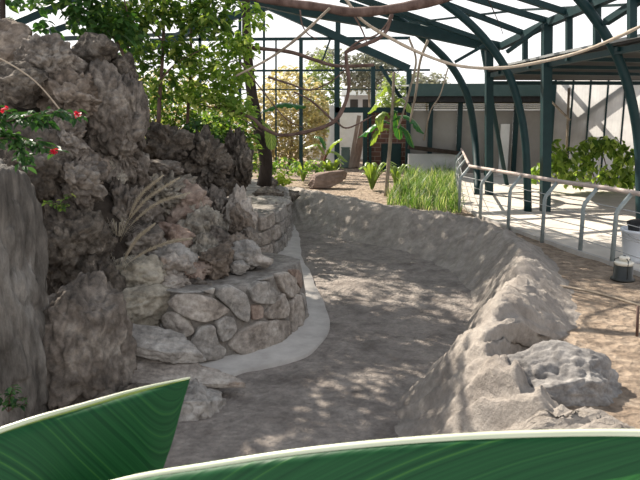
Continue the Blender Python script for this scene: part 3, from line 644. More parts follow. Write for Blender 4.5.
boxo('white_post', (PD(332, 140, GY + .4)), (.20, .2, 2.6), M['white'], gb)
g('post', [(365, 112), (365, 170)], .08); g('post', [(370, 112), (370, 170)], .05)
# bricks right of the doorway
c = PD(386, 140, GY + .35); c.z = 1.15
bm = bmesh.new(); box(bm, c, (1.75, .25, 2.34)); o = frm(bm, 'brick_wall', M['brick'], smooth=False)
tag(o, 'dark red brick wall right of the open doorway', 'brick wall', kind='structure')
t = thing('garden_cabinet', 'dark green cabinet standing against the brick wall', 'cabinet', PD(391, 168, GY - .15))
c = PD(391, 156, GY - .15); boxo('body', (c.x, c.y, .5), (.72, .35, 1.0), M['steel'], t, bev=.01); boxo('door', (c.x, c.y - .185, .5), (.6, .02, .86), M['steel'], t, bev=.005)
# doorway view
for k, (x0_, x1_) in enumerate([(350, 358), (353.5, 361.5), (357, 363)]):
    a = PD(x0_, 168, GY + .8 + k * .12); b = PD(x1_ + 1, 116 + k * 6, GY + 1.3 + k * .1); a.z = .01
    o = rod('plank', [a, b], .075, M['wood'], sq=True, base=a)
    tag(o, ['weathered plank leaning at the left of three in the doorway', 'middle weathered plank leaning in the doorway', 'right weathered plank leaning against the doorway post'][k], 'plank')
c = PD(345.5, 158, GY + 1.2)
t = thing('wheelie_bin', 'grey green bin standing inside the bright doorway', 'bin', (c.x, c.y, 0))
boxo('body', (c.x, c.y, .38), (.34, .34, .76), M['bin'], t, bev=.03); boxo('lid', (c.x, c.y, .79), (.38, .38, .06), M['bin'], t, bev=.02)
bm = bmesh.new(); c = PD(350, 140, GY + 7); box(bm, (c.x, c.y, 1.2), (4.2, .2, 2.4)); o = frm(bm, 'shed_wall', M['white'], smooth=False, base=(c.x, c.y, 0)); tag(o, 'bright white shed wall seen through the doorway', 'shed')

# building at the back right
BY = 21.3
c = lambda px, py, Y=BY: PD(px, py, Y)
bd = thing('pavilion', 'low pavilion with dark green fascia and grey panel front at the back', 'pavilion', (c(470, 160).x, BY, 0))
xl, xr = c(408, 130).x, c(548, 130).x
zc = lambda py: PD(440, py, BY).z
boxo('fascia', ((xl + xr) / 2 + .1, BY - .7, (zc(85) + zc(97)) / 2), (xr - xl + .4, .12, zc(85) - zc(97)), M['roof_green'], bd)
boxo('soffit', ((xl + xr) / 2 + .1, BY + .1, zc(99.3)), (xr - xl + .4, 1.5, .2), M['black'], bd)  # black, thick soffit paints in the shadow under the eave
v = [(xl - .1, BY - .7, zc(86)), (xr + .3, BY - .7, zc(86)), (xr + .3, BY + 4, zc(75)), (xl - .1, BY + 4, zc(78)), (xl - .1, BY - .7, zc(86) - .05), (xr + .3, BY - .7, zc(86) - .05), (xr + .3, BY + 4, zc(75) - .05), (xl - .1, BY + 4, zc(78) - .05)]
pyd('roof', v, [(0, 1, 2, 3), (7, 6, 5, 4), (0, 4, 5, 1), (1, 5, 6, 2), (2, 6, 7, 3), (3, 7, 4, 0)], M['roof_grey'], bd, False)
px_ = [408, 430, 459, 488, 515, 548]
for a in px_:
    boxo('post', (c(a, 130).x, BY - .05, 1.29), (.14, .14, 2.58), M['steel'], bd)
for a, b in zip(px_[:-1], px_[1:]):
    wd = c(b, 130).x - c(a, 130).x - .14; xm = (c(a, 130).x + c(b, 130).x) / 2
    boxo('panel', (xm, BY + .05, (zc(110) + .1) / 2), (wd, .05, zc(110) - .1), M['panel'], bd)
    bm = bmesh.new()
    for k in range(5): box(bm, Vector((xm, BY, zc(109.5) + .02 + k * .062)), (wd, .09, .03), rx=.35)
    frm(bm, 'blind', M['slat'], bd, False)
boxo('door', (c(504, 145).x, BY - .02, (zc(124) + 0) / 2), (.30, .06, zc(124)), M['white'], bd)
boxo('low_wall', (c(432, 160).x, BY - .5, zc(153) / 2), (1.75, .12, zc(153)), M['house'], bd)
boxo('bench_top', (c(432, 148).x, BY - .5, zc(149.5)), (1.75, .30, .13), M['bark_dark'], bd, ry=.12)

# walkway canopy
zc3 = 2.97
cn = thing('walkway_canopy', 'flat dark canopy roof over the paved walkway', 'canopy', PZ(545, 213))
fa, fb = PD(488, 75, 15.3), PD(700, 30, 8.3)
fa.z = fb.z = zc3
v = [fa, fb, Vector((13, 8.3, zc3)), Vector((13, 18.7, zc3)), Vector((4.75, 18.4, zc3))]
v2 = [p + Vector((0, 0, .05)) for p in v]; n5 = 5
pyd('overhead_sheet', v + v2, [tuple(range(4, -1, -1)), tuple(range(5, 10))] + [(i, (i + 1) % n5, (i + 1) % n5 + n5, i + n5) for i in range(n5)], M['roofing'], cn, False)
bar('edge_beam', [fa + Vector((-.02, 0, .06)), fb + Vector((-.02, 0, .06))], .022, cn, mat='roof_edge')
bar('edge_beam', [fa + Vector((.1, 0, -.08)), fb + Vector((.1, 0, -.08))], .05, cn)
bar('edge_beam', [Vector((4.75, 18.3, zc3 - .08)), Vector((13, 18.6, zc3 - .08))], .05, cn)
for k in range(5):
    q = fa.lerp(fb, .08 + k * .22); bar('joist', [q + Vector((0, 0, -.06)), Vector((13, q.y + 1.5, zc3 - .06))], .035, cn)
# translucent wall behind
WY = 19.2
for k in range(8):
    xa = 7.0 + k * .52; v, f = [], []
    for q in range(25):                              # thin corrugated sheet
        for z in (0.0, 3.1): v.append((xa + q * .52 / 24, WY + .002 * sin(q * pi / 2), z))
    for q in range(24): f.append((q * 2, q * 2 + 2, q * 2 + 3, q * 2 + 1))
    o = pyd('wall_panel', v, f, M['sheet'], base=(xa + .26, WY, 0))
    o.name = 'wall_right'; tag(o, 'pale translucent sheet wall beyond the walkway', 'wall', kind='structure')
for k in range(9):
    o = boxo('trim_right', (7.0 + k * .52, WY, 1.55), (.045, .06, 3.1), M['steel']); tag(o, 'dark seam strip of the pale sheet wall', 'trim', kind='structure')
o = boxo('wall_back', (6.88, WY - .05, 1.5), (.22, .1, 3.0), M['steel']); tag(o, 'dark end panel of the pale sheet wall', 'wall', kind='structure')
for P_, r_ in (([PD(652, 66, WY + .14), PD(570, 124, WY + .14)], .11), ([PD(548, 66, WY + .3), PD(606, 132, WY + .3)], .06)):  # unseen braces added behind the sheet to cast diagonal shadows through it
    o = rod('shadow_brace', P_, r_, M['steel'], sq=True, base=P_[1]); tag(o, 'unseen diagonal brace added behind the pale sheet wall for its shadow', 'brace', kind='structure')
v = [PD(545, 78, WY + .2), PD(545, 150, WY + .2), PD(596, 140, WY + .2)]; v = v + [p + Vector((0, .05, 0)) for p in v]  # unseen triangle added to cast a shadow through the sheet
o = pyd('shadow_board', v, [(0, 1, 2), (5, 4, 3), (0, 3, 4, 1), (1, 4, 5, 2), (2, 5, 3, 0)], M['wood'], smooth=False, base=v[1]); tag(o, 'unseen triangular board added behind the left end of the pale sheet wall for its shadow', 'board', kind='structure')
# ------------------------------------------------------------------ railing
rl = thing('railing', 'grey post railing with tan handrail and wires along the walkway', 'railing', PZ(545, 241))
run1 = [(459, 211), (480, 218.5), (508, 228.5), (542, 240.5), (580, 252), (612, 263), (664, 283), (730, 308)]
B = [PZ(x, y, .03) for x, y in run1]
far = [PZ(457, 196, .03), PZ(456, 186, .03), PZ(455, 179, .03), PZ(454, 173, .03)]
left = [PZ(436, 172.5, .03), PZ(411, 172, .03)]
allp = left[::-1] + far[::-1] + B
def offs(p): return p + Vector((.19, .03, .90))
rod('handrail', [offs(p) for p in B], .032, M['rail'], rl, seg=60, n=10)
rod('handrail', [offs(p) for p in far[::-1] + [B[0]]], .03, M['rail'], rl, seg=30, n=10)
rod('handrail', [offs(p) + Vector((-.1, 0, 0)) for p in left[::-1] + [far[-1]]], .025, M['galv'], rl, n=8)
for p in allp:
    rod('post', [p + Vector((0, 0, -.06)), p + Vector((0, 0, .62)), p + Vector((.015, 0, .68)), p + Vector((.18, .03, .88))], .030, M['galv'], rl, n=8)
for z in (.18, .36, .54, .70):
    o = Vector((max(0, z - .65) * .9, 0, z))
    rod('wire', [p + o for p in B], .006, M['wire'], rl, n=5); rod('wire', [p + o for p in far[::-1] + [B[0]]], .006, M['wire'], rl, n=5)
    rod('wire', [p + o for p in left[::-1] + [far[-1]]], .006, M['wire'], rl, n=5)
# bucket, boots, can, sticks
bp_ = PZ(641, 261, .035)
t = thing('bucket', 'white plastic bucket standing behind the railing', 'bucket', bp_)
bm = bmesh.new(); lathe(bm, bp_, [(.0, 0), (.20, 0), (.215, .05), (.262, .38), (.278, .385), (.278, .42), (.262, .42), (.255, .40), (.21, .06), (0, .05)], 36); frm(bm, 'body', M['bucket'], t)
h = [bp_ + Vector((-.27, 0, .39)), bp_ + Vector((-.2, -.2, .33)), bp_ + Vector((0, -.29, .28)), bp_ + Vector((.2, -.2, .33)), bp_ + Vector((.27, 0, .39))]
rod('handle', h, .007, M['wire'], t, seg=20, n=6)
for k, (dx, dy, tl) in enumerate([(-.13, -.02, -.12), (.06, .05, .14)]):
    a = bp_ + Vector((dx * .8, dy, .07)); b = bp_ + Vector((dx + tl * .15, dy, .50)); 
    q = thing('rubber_boot', ['black rubber boot upside down in the white bucket, nearer the post', 'black rubber boot upside down in the white bucket, nearer the frame edge'][k], 'boot', a)
    rod('shaft', [a, b], (.06, .072), M['black'], q, n=14)
    rod('foot', [b + Vector((-.06 if k == 0 else .06, 0, -.02)), b + Vector((0, 0, 0)), b + Vector((.1, -.01, .01))], (.055, .05), M['black'], q, n=12, seg=8)
cp = PZ(622.5, 280, 0)
t = thing('garden_lamp', 'short dark can shaped garden lamp with bright top by the kerb', 'garden lamp', cp)
bm = bmesh.new(); lathe(bm, cp, [(0, 0), (.13, 0), (.135, .02), (.105, .03), (.10, .17), (.09, .18), (0, .18)]); frm(bm, 'base', M['can'], t)
bm = bmesh.new(); lathe(bm, cp, [(0, .18), (.098, .18), (.105, .215), (.09, .225), (0, .23)]); frm(bm, 'lid', M['sunlit_top'], t)['label'] = 'lid in sunlit tone'
bm = bmesh.new(); lathe(bm, cp, [(0, .23), (.05, .235), (.06, .27), (.04, .285), (0, .285)]); frm(bm, 'cap', M['sunlit_top'], t)
for k in range(3):
    a = .5 + k * 2.1; q = cp + Vector((cos(a) * .1, sin(a) * .1, 0)); rod('cage_bar', [q + Vector((0, 0, .03)), q + Vector((0, 0, .24)), cp + Vector((0, 0, .29))], .006, M['can'], t, n=5)
a = PZ(550, 284, .06); o = rod('pipe', [a, PZ(600, 294, .07), PZ(660, 312, .05)], .014, M['bark_pale'], seg=14, base=a); tag(o, 'thin tan pipe lying across the brown dirt', 'pipe')
a = PZ(637, 336, 0); o = rod('stick', [a, PD(638, 306, a.y)], .012, M['bark'], base=a, n=6); tag(o, 'thin stick standing in the dirt at the right edge', 'stick')

# log slab
a = PZ(306, 186, 0); lp = PZ(328, 188, 0)
bm = rock_mesh((1.15, .55, .50), 77, cuts=8, rough=.04, fine=.015)
bmesh.ops.transform(bm, matrix=Matrix.Translation(lp + Vector((0, 0, .22))) @ Matrix.Rotation(-.14, 4, 'Y') @ Matrix.Rotation(.2, 4, 'Z'), verts=bm.verts)
tag(frm(bm, 'log', M['logwood'], base=lp), 'short thick brown log lying beyond the far bank', 'log')

# ------------------------------------------------------------------ branches, vines, rope
def limb(label, pts, r, mat, cat='branch', name='bare_branch', Y=None, seg=24):
    P = [PD(p[0], p[1], p[2] if len(p) > 2 else Y) for p in pts]
    o = rod(name, P, r, M[mat], seg=seg, n=8, wob=.25, base=P[0]); return tag(o, label, cat)
limb('thick brown bare branch crossing the top of the picture', [(230, -8, 8.2), (275, 1, 8), (320, 7, 7.9), (352, 12, 7.8), (392, 9, 7.7), (440, -1, 7.6), (490, -16, 7.4)], (.045, .06), 'bark')
t = thing('hanging_vine', 'brown vine hanging in a deep loop before the back doorway', 'vine', PD(338, 122, 9))
bm = bmesh.new(); P = spline([PD(*p) for p in [(392, 14, 9), (382, 36, 9), (350, 50, 9), (346, 56, 9), (349, 85, 9), (344, 106, 9), (332, 123, 9), (305, 132, 9.1), (280, 135, 9.2), (262, 127, 9.3), (250, 117, 9.4), (215, 106, 9.5)]], 60)
tube(bm, P, .026, 8, .3); frm(bm, 'stem', M['bark'], t)
bm = bmesh.new(); tube(bm, spline([PD(346, 52, 9), PD(358, 42, 9), PD(378, 34, 9), PD(392, 16, 9)], 14), (.02, .01), 6, .2); frm(bm, 'side_shoot', M['bark'], t)
bm = bmesh.new(); tube(bm, spline([PD(335, 120, 9), PD(345, 128, 9.1), (PD(358, 124, 9.2)), PD(372, 116, 9.3)], 14), (.015, .008), 6, .2); frm(bm, 'side_shoot', M['bark'], t)
limb('level brown branch running left to right below the gable bar', [(232, 44, 9.6), (256, 48, 9.5), (290, 52, 9.4), (315, 60, 9.3), (338, 66, 9.3), (374, 65, 9.2)], (.03, .022), 'bark')
limb('thin curved twig below the level brown branch', [(268, 77, 9.2), (290, 84, 9.2), (310, 90, 9.2), (330, 82, 9.2), (345, 70, 9.2)], (.016, .008), 'bark')
limb('forked twig reaching down to the vine loop', [(294, 92, 9.1), (310, 100, 9.1), (324, 112, 9), (334, 122, 9)], (.012, .016), 'bark')
limb('pale straight stick slanting up from the leaves', [(236, 76, 7.6), (270, 58, 7.6), (300, 36, 7.5), (330, 8, 7.5)], (.012, .016), 'bark_pale')
limb('slanting pale stick by the dark trunk', [(240, 62, 9), (262, 90, 9), (285, 118, 9), (304, 128, 9)], (.010, .008), 'bark')
limb('thin vine draping from the arch to the tree with big leaves', [(409, 38, 12.5), (416, 60, 12.5), (411, 85, 12.5), (404, 110, 12.6), (398, 128, 12.8)], (.02, .02), 'bark_pale', 'vine', 'hanging_vine')
limb('grey vine bundle hanging beside the gable corner', [(428, 40, 13), (420, 62, 13), (416, 92, 13), (410, 122, 13.2)], (.03, .02), 'bark_pale', 'vine', 'hanging_vine')
limb('dark twig angling down from the thick top branch', [(352, 12, 7.8), (362, 30, 7.8), (368, 46, 7.8)], (.014, .006), 'bark')
limb('slender bare stem bending before the pavilion', [(448, 68, 11.5), (440, 95, 11.6), (430, 112, 11.8), (424, 140, 12.2)], (.012, .014), 'bark_pale')
limb('dangling thorny twig hanging between the roof bars', [(486, -4, 9), (494, 12, 9), (500, 26, 9), (503, 34, 9)], (.008, .004), 'bark_dark')
limb('dark twig hanging by the left roof slope', [(300, 10, 9), (302, 24, 9), (308, 34, 9), (318, 40, 9)], (.012, .006), 'bark')
limb('pale rope sagging across the top right between the arches', [(345, -2, 8), (362, 20, 8), (390, 38, 8.1), (425, 55, 8.2), (460, 66, 8.3), (500, 68, 8.2), (540, 62, 7.9), (580, 52, 7.5), (620, 36, 7.0), (665, 14, 6.5)], .019, 'rope', 'rope', 'rope', seg=60)
limb('thin pale cable slanting over the left boulders', [(-8, 54, 4.6), (20, 70, 4.8), (40, 86, 5), (62, 112, 5.3)], .006, 'rope', 'cable', 'cable')

# ------------------------------------------------------------------ trees and shrubs
def tree(name, label, cat, trunks, blobs, leaf, L, W, seed, bark='bark', group=None, droop=.45, base=None, shade_blobs=()):
    rnd = random.Random(seed)
    P0 = PD(*trunks[0][0]) if trunks else Vector(base)
    t = thing(name, label, cat, P0, group)
    for tr in trunks:
        r = tr[-1]; rod('trunk' if cat == 'tree' else 'stem', [PD(*p) for p in tr[:-1]], (r, r * .5), M[bark], t, seg=16, n=8, wob=.2)
    bl = []
    for (x, y, Y, rx, rz, n) in blobs:
        s = scale_at(x, y, Y); bl.append((PD(x, y, Y), (rx * s, max(rx, rz) * s * .9, rz * s), n))
    bl += [(Vector(a), b, n) for a, b, n in shade_blobs]
    v, f = leaf_cloud(bl, L, W, rnd, droop)
    o = pyd('foliage', v, f, M[leaf], t, False); return t
tree('slender_tree', 'slender leafy tree with a straight trunk rising behind the top rocks', 'tree',
     [[(158, 168, 9.3), (159, 110, 9.3), (163, 50, 9.2), (164, -14, 9.2), .035], [(160, 80, 9.2), (178, 62, 9.2), (205, 48, 9), .014], [(162, 40, 9.2), (140, 20, 9.2), (120, 6, 9), .014]],
     [(120, 22, 9, 26, 22, 300), (150, 10, 9, 26, 20, 280), (186, 12, 9.2, 26, 18, 260), (140, 52, 9.4, 20, 20, 210), (178, 50, 9.2, 20, 18, 200), (208, 22, 9, 24, 16, 200), (160, 85, 9.4, 22, 18, 170), (216, 2, 9.2, 24, 10, 120)], 'leaf', .13, .075, 1)
tree('slender_tree', 'bright leaved tree spreading right toward the dark trunk', 'tree',
     [[(186, 170, 9.9), (188, 110, 9.9), (191, 60, 9.8), (190, -12, 9.8), .03], [(188, 72, 9.8), (215, 66, 9.6), (245, 58, 9.5), .013], [(188, 92, 9.8), (215, 88, 9.6), (244, 84, 9.4), .012]],
     [(236, 44, 9.5, 26, 15, 240), (254, 16, 9.5, 14, 14, 80), (230, 74, 9.4, 26, 14, 260), (203, 62, 9.6, 22, 18, 200), (212, 96, 9.6, 28, 14, 260), (238, 106, 9.5, 18, 12, 140), (186, 84, 9.7, 18, 18, 130)], 'leaf_bright', .13, .075, 2)
tree('slender_tree', 'dark leaved tree arching over the boulder tops', 'tree',
     [[(142, 165, 8.7), (140, 110, 8.7), (126, 60, 8.6), (96, 10, 8.4), (70, -20, 8.2), .03], [(128, 60, 8.6), (128, 20, 8.5), (122, -10, 8.4), .015]],
     [(86, 12, 8.2, 22, 22, 200), (110, 22, 8.4, 20, 14, 140), (62, 0, 8.2, 20, 7, 50), (130, 30, 8.4, 14, 20, 100), (100, -6, 8.2, 26, 10, 90), (92, 34, 8.3, 14, 6, 50)], 'leaf_mid', .13, .08, 3, shade_blobs=[((-3.1, 8.4, 4.2), (1.3, .9, .6), 1300), ((-2.3, 7.9, 4.1), (.9, .7, .5), 700), ((-1.9, 9.6, 4.5), (.8, .7, .5), 160), ((-1.7, 8.6, 4.1), (.75, .8, .45), 420)])  # last blobs: unseen leaves added overhead to shade path and near bank
tree('leafy_shrub', 'leafy shrub growing behind the dark porous rock', 'shrub',
     [[(150, 170, 10), (152, 135, 10), (148, 110, 10), .02], [(172, 170, 10.2), (174, 130, 10.2), (180, 100, 10.2), .02]],
     [(150, 118, 10, 18, 26, 230), (176, 112, 10.2, 22, 24, 280), (165, 145, 10, 26, 18, 240), (196, 130, 10.2, 18, 22, 220), (150, 92, 10.2, 16, 20, 120)], 'leaf', .11, .06, 4)
tree('leafy_shrub', 'loose green shrub between the rockwork and the dark trunk', 'shrub',
     [[(225, 185, 11.4), (226, 150, 11.4), (222, 118, 11.4), .02], [(240, 185, 11.6), (242, 150, 11.6), (246, 120, 11.6), .018], [(196, 104, 11), (214, 108, 11), (238, 116, 11), (262, 132, 11), .015]],
     [(212, 128, 11.2, 20, 22, 260), (236, 124, 11.4, 20, 18, 220), (228, 150, 11.4, 26, 24, 320), (250, 146, 11.5, 10, 26, 120)], 'leaf', .13, .075, 5)
tree('leafy_shrub', 'dark low shrub with pink blossom on top of the far rock pile', 'shrub',
     [[(200, 168, 9), (198, 140, 9), (194, 122, 9), .015]], [(196, 128, 9, 16, 12, 130), (214, 138, 9, 10, 8, 60)], 'leaf_dark', .08, .05, 6)
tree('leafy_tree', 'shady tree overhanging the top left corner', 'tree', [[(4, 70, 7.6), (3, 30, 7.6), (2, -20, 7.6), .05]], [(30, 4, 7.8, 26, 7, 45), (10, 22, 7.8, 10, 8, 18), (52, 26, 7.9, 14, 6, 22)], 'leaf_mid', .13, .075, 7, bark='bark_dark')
# dark trunk tree; its unseen high crown is laid out to shade the far bank
t = tree('tall_tree', 'tall tree with a blackish trunk at the left end of the far bank', 'tree',
     [[(264, 186, 13.6), (266, 160, 13.6), (258, 128, 13.6), (252, 95, 13.6), (248, 60, 13.6), (246, 10, 13.6), (246, -60, 13.6), .15]],
     [(200, -150, 13.5, 110, 50, 1500), (330, -130, 13.6, 90, 36, 900), (90, -140, 12.5, 90, 50, 1200)], 'leaf', .17, .10, 8, bark='bark_dark', shade_blobs=[((-1.4, 14.6, 6.0), (1.5, 1.4, .7), 2600), ((-2.9, 16.2, 6.5), (1.7, 1.6, .8), 3000), ((-4.3, 18.2, 7.0), (1.7, 1.6, .8), 2600), ((-.3, 12.8, 5.7), (1.3, 1.2, .6), 1300), ((-5.2, 20.2, 7.0), (1.6, 1.4, .8), 2400)])
for k, (m, hw, mt) in enumerate([([(262, 112, 13), (282, 103, 12.8), (306, 106, 12.6)], .20, 'banana_dark'), ([(258, 118, 13), (244, 112, 12.8), (228, 122, 12.6)], .16, 'banana_small'),
                                 ([(262, 120, 13.2), (270, 130, 13), (272, 150, 12.9)], .13, 'banana_small'), ([(250, 140, 13), (246, 150, 12.9), (250, 165, 12.9)], .14, 'banana_small')]):
    q = thing('banana_leaf', ['long dark leaf reaching right from the blackish trunk', 'lighter leaf reaching left from the blackish trunk', 'hanging leaf on the right of the blackish trunk', 'drooping leaf left of the blackish trunk foot'][k], 'leaf', PD(*m[0]))
    blade('blade', [PD(*p) for p in m], hw, M[mt], q, .1, .7, rag=.05, seed=k); rod('stalk', [PD(*m[0]), PD(m[0][0] - 4, m[0][1] + 6, m[0][2] + .4)], .01, M['leaf_dark'], q)
tree('leafy_shrub', 'low green bush on the dirt right behind the blackish trunk', 'shrub', [[(268, 180, 17.5), (270, 165, 17.5), (272, 150, 17.5), .015]], [(262, 164, 17.5, 14, 14, 110), (284, 166, 17.8, 18, 10, 110), (310, 168, 18.5, 16, 8, 80)], 'leaf', .16, .10, 33)
# umbrella tree with big leaves near the centre
tp = PZ(386, 196)
t = thing('papaya_tree', 'slim pale trunked young tree with a head of big green leaves', 'tree', tp)
TY = tp.y
rod('trunk', [tp, PD(388, 170, TY), PD(391, 130, TY), PD(393, 96, TY), PD(394, 72, TY)], (.055, .03), M['bark_pale'], t, seg=20, n=10, wob=.15)
for k, (m, hw, mt) in enumerate([([(391, 124), (382, 120), (372, 126), (358, 138)], .20, 'banana_dark'), ([(391, 122), (402, 115), (414, 120), (424, 134)], .20, 'banana_dark'),
        ([(391, 130), (384, 128), (376, 132), (370, 146)], .14, 'banana_small'), ([(392, 128), (400, 126), (408, 132), (414, 148)], .15, 'banana_dark'),
        ([(392, 108), (386, 100), (376, 104), (368, 114)], .13, 'banana_small'), ([(393, 104), (400, 98), (408, 104), (412, 114)], .12, 'banana_small'),
        ([(391, 118), (394, 110), (398, 124), (400, 140)], .14, 'banana_dark'), ([(390, 118), (385, 112), (380, 116), (382, 132)], .12, 'banana_small'), ([(392, 96), (388, 86), (384, 90), (378, 98)], .09, 'banana_small')]):
    dz = (-.35 if k % 2 else .3)
    lf = blade('leaf', [PD(x, y, TY + dz * i / 3) for i, (x, y) in enumerate(m)], hw, M[mt], t, .1, .6, rag=.06, seed=k)
def clump(name, label, px, py, n, L, hw, mat, seed, spread=.5, cat='plant', Y=None):
    b = PZ(px, py, 0) if Y is None else PD(px, py, Y); rnd = random.Random(seed); t = thing(name, label, cat, b)
    for k in range(n):
        a = k * 2.4 + rnd.uniform(-.4, .4); l = L * rnd.uniform(.7, 1.15); s = spread * rnd.uniform(.6, 1.2); d = Vector((cos(a), sin(a), 0))
        m = [b + d * .02, b + d * l * s * .4 + Vector((0, 0, l * .55)), b + d * l * s * .9 + Vector((0, 0, l * .85)), b + d * l * s * 1.4 + Vector((0, 0, l * .75))]
        blade('leaf', m, hw, M[mat], t, .05, .5, na=14, nl=4, seed=k, tip=.6)
    return t
clump('broadleaf_plant', 'broad leaved clump right of the doorway path', 372, 190, 16, .8, .065, 'banana_small', 1)
clump('broadleaf_plant', 'broad leaved clump hugging the big leaved tree', 396, 186, 12, .65, .06, 'banana_small', 2)
clump('broadleaf_plant', 'green clump behind the short log', 331, 182, 13, .75, .065, 'banana_small', 3)
clump('broadleaf_plant', 'upright bright clump left of the short log', 303, 182, 11, .75, .07, 'banana_small', 4)
t = tree('yellow_shrub', 'small yellow green shrub glowing at the edge of the far bank', 'shrub', [[(284, 190, 15.4), (283, 180, 15.4), .01]], [(283, 180, 15.4, 9, 6, 60)], 'leaf_yellow', .18, .11, 9)
# young banana with a red stem
bp2 = PZ(321, 181)
t = thing('young_banana', 'young banana plant with a reddish stem before the doorway', 'plant', bp2)
rod('stem', [bp2, PD(322, 168, bp2.y), PD(328, 150, bp2.y)], (.06, .03), M['stem_red'], t, n=8, seg=8)
for k, m in enumerate([[(326, 156), (332, 144), (342, 138)], [(326, 156), (318, 144), (304, 148)], [(327, 152), (336, 152), (348, 162)], [(326, 150), (322, 138), (314, 136)], [(326, 158), (330, 162), (338, 176)]]):
    blade('leaf', [PD(x, y, bp2.y + (.2 if k % 2 else -.25) * i / 2) for i, (x, y) in enumerate(m)], .15, M['banana_small' if k != 3 else 'banana_dark'], t, .1, .6, rag=.04, seed=k)
# grass patch
rnd = random.Random(9); v, f = [], []
gp = [PZ(*p) for p in [(386, 206), (424, 211), (462, 214), (457, 186), (454, 173), (412, 173), (398, 186)]]
def inpoly(p, pl):
    c = False; j = len(pl) - 1
    for i in range(len(pl)):
        a, b = pl[i], pl[j]
        if (a.y > p[1]) != (b.y > p[1]) and p[0] < (b.x - a.x) * (p[1] - a.y) / (b.y - a.y) + a.x: c = not c
        j = i
    return c
xs = [p.x for p in gp]; ys = [p.y for p in gp]; n = 0
while n < 6500:
    x, y = rnd.uniform(min(xs), max(xs)), rnd.uniform(min(ys), max(ys))
    if not inpoly((x, y), gp): continue
    n += 1; h = rnd.uniform(.12, .5) * (.8 + .9 * noise.noise(Vector((x * 1.9, y * 1.9, 0)))); a = rnd.uniform(0, 2 * pi); w = rnd.uniform(.006, .012); ln = rnd.uniform(.1, 1.0) * h
    d = Vector((cos(a), sin(a), 0)); s = Vector((-sin(a), cos(a), 0)) * w; p = Vector((x, y, 0)); i = len(v)
    v += [p - s, p + s, p + d * ln * .35 + Vector((0, 0, h * .6)) + s * .8, p + d * ln * .35 + Vector((0, 0, h * .6)) - s * .8, p + d * ln + Vector((0, 0, h))]
    f += [(i, i + 1, i + 2, i + 3), (i + 3, i + 2, i + 4)]
tag(pyd('grass', v, f, M['grass'], smooth=False), 'patch of long bright green grass beside the railing corner', 'grass', kind='stuff')
# shrubs at the right wall
tree('broadleaf_shrub', 'bright broad leaved shrub against the pale sheet wall', 'shrub', [[(612, 188, 16.4), (606, 165, 16.4), (600, 145, 16.4), .02], [(598, 188, 16.4), (590, 165, 16.4), (588, 148, 16.4), .02]],
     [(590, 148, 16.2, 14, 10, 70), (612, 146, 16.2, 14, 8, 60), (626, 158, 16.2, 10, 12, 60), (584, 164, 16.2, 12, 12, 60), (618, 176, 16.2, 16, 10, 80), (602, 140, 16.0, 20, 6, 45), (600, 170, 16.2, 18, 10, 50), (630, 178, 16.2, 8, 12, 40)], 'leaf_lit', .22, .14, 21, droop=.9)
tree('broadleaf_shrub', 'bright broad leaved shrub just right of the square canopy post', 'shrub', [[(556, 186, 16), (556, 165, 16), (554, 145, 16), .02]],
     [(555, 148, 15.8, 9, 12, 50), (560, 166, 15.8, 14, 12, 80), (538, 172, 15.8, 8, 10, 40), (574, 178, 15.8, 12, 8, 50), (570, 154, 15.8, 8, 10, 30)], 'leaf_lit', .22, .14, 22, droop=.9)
b = PZ(566, 188); o = rod('stake', [b, PD(567, 140, b.y), PD(569, 88, b.y)], .035, M['bark_pale'], base=b); tag(o, 'slim grey stake standing between the two broad leaved shrubs', 'stake')
o = rod('strut_pole', [PD(546, 96, 14.5), PD(570, 120, 14.8)], .025, M['bark_pale'], base=PD(546, 96, 14.5)); tag(o, 'thin slanting pole between canopy post and grey stake', 'pole')

# red flowers and leaves at the left edge
t = thing('flowering_branch', 'leafy branch with red flowers reaching in from the left edge', 'flowering plant', PD(-20, 140, 3.6))
rnd = random.Random(31)
for st in ([(-20, 128), (20, 118), (50, 112), (78, 114)], [(-20, 140), (10, 138), (32, 142), (54, 150)], [(-20, 120), (0, 130), (20, 150), (24, 164)], [(-20, 108), (4, 112), (26, 116), (48, 124)]):
    P = [PD(x, y, 3.6 + .1 * i) for i, (x, y) in enumerate(st)]
    rod('stem', P, (.006, .003), M['bark'], t, seg=14, n=5)
    v, f = [], []
    for q in spline(P, 22): leaf_cloud([(q, (.035, .05, .03), 4)], .065, .034, rnd, .5, v, f)
    pyd('leaf_spray', v, f, M['leaf_dark'], t, False)
b_ = PD(-20, 128, 3.6); rod('stem', [PD(-18, 112, 3.6), b_, Vector((b_.x - .1, b_.y, .5)), Vector((b_.x - .15, b_.y, ZF - .05))], (.008, .018), M['bark'], t, seg=16, n=6)
for (x, y) in [(4, 109), (78, 115), (53, 151)]:
    v, f = [], []; leaf_cloud([(PD(x, y, 3.6 if x < 20 else 3.8), (.011, .011, .014), 18)], .026, .02, rnd, .1, v, f); pyd('flower', v, f, M['petal'], t, False)['label'] = 'red flower'
def sprig(label, px, py, Y, n, L, seed, mat='leaf_dark', up=.3):
    b = PD(px, py, Y); rnd = random.Random(seed); t = thing('leafy_sprig', label, 'plant', b)
    for k in range(n):
        a = rnd.uniform(0, 2 * pi); e = b + Vector((cos(a) * L, -abs(sin(a)) * L * .6, rnd.uniform(-.1, up + .4) * L * 1.4)); P = [b, b.lerp(e, .5) + Vector((0, 0, L * .15)), e]
        rod('stem', P, .003, M['bark'], t, seg=6, n=4); v, f = [], []
        for q in spline(P, 8)[2:]: leaf_cloud([(q, (.01, .01, .01), 2)], .05, .026, rnd, .3, v, f)
        pyd('leaf_spray', v, f, M[mat], t, False)
sprig('small dark leafy sprig at the foot of the pale upright slab', 8, 412, 3.95, 6, .14, 1, up=.8)
sprig('small green sprig growing from the crevice beside the pale slab', 58, 208, 5.2, 4, .13, 2, 'leaf')
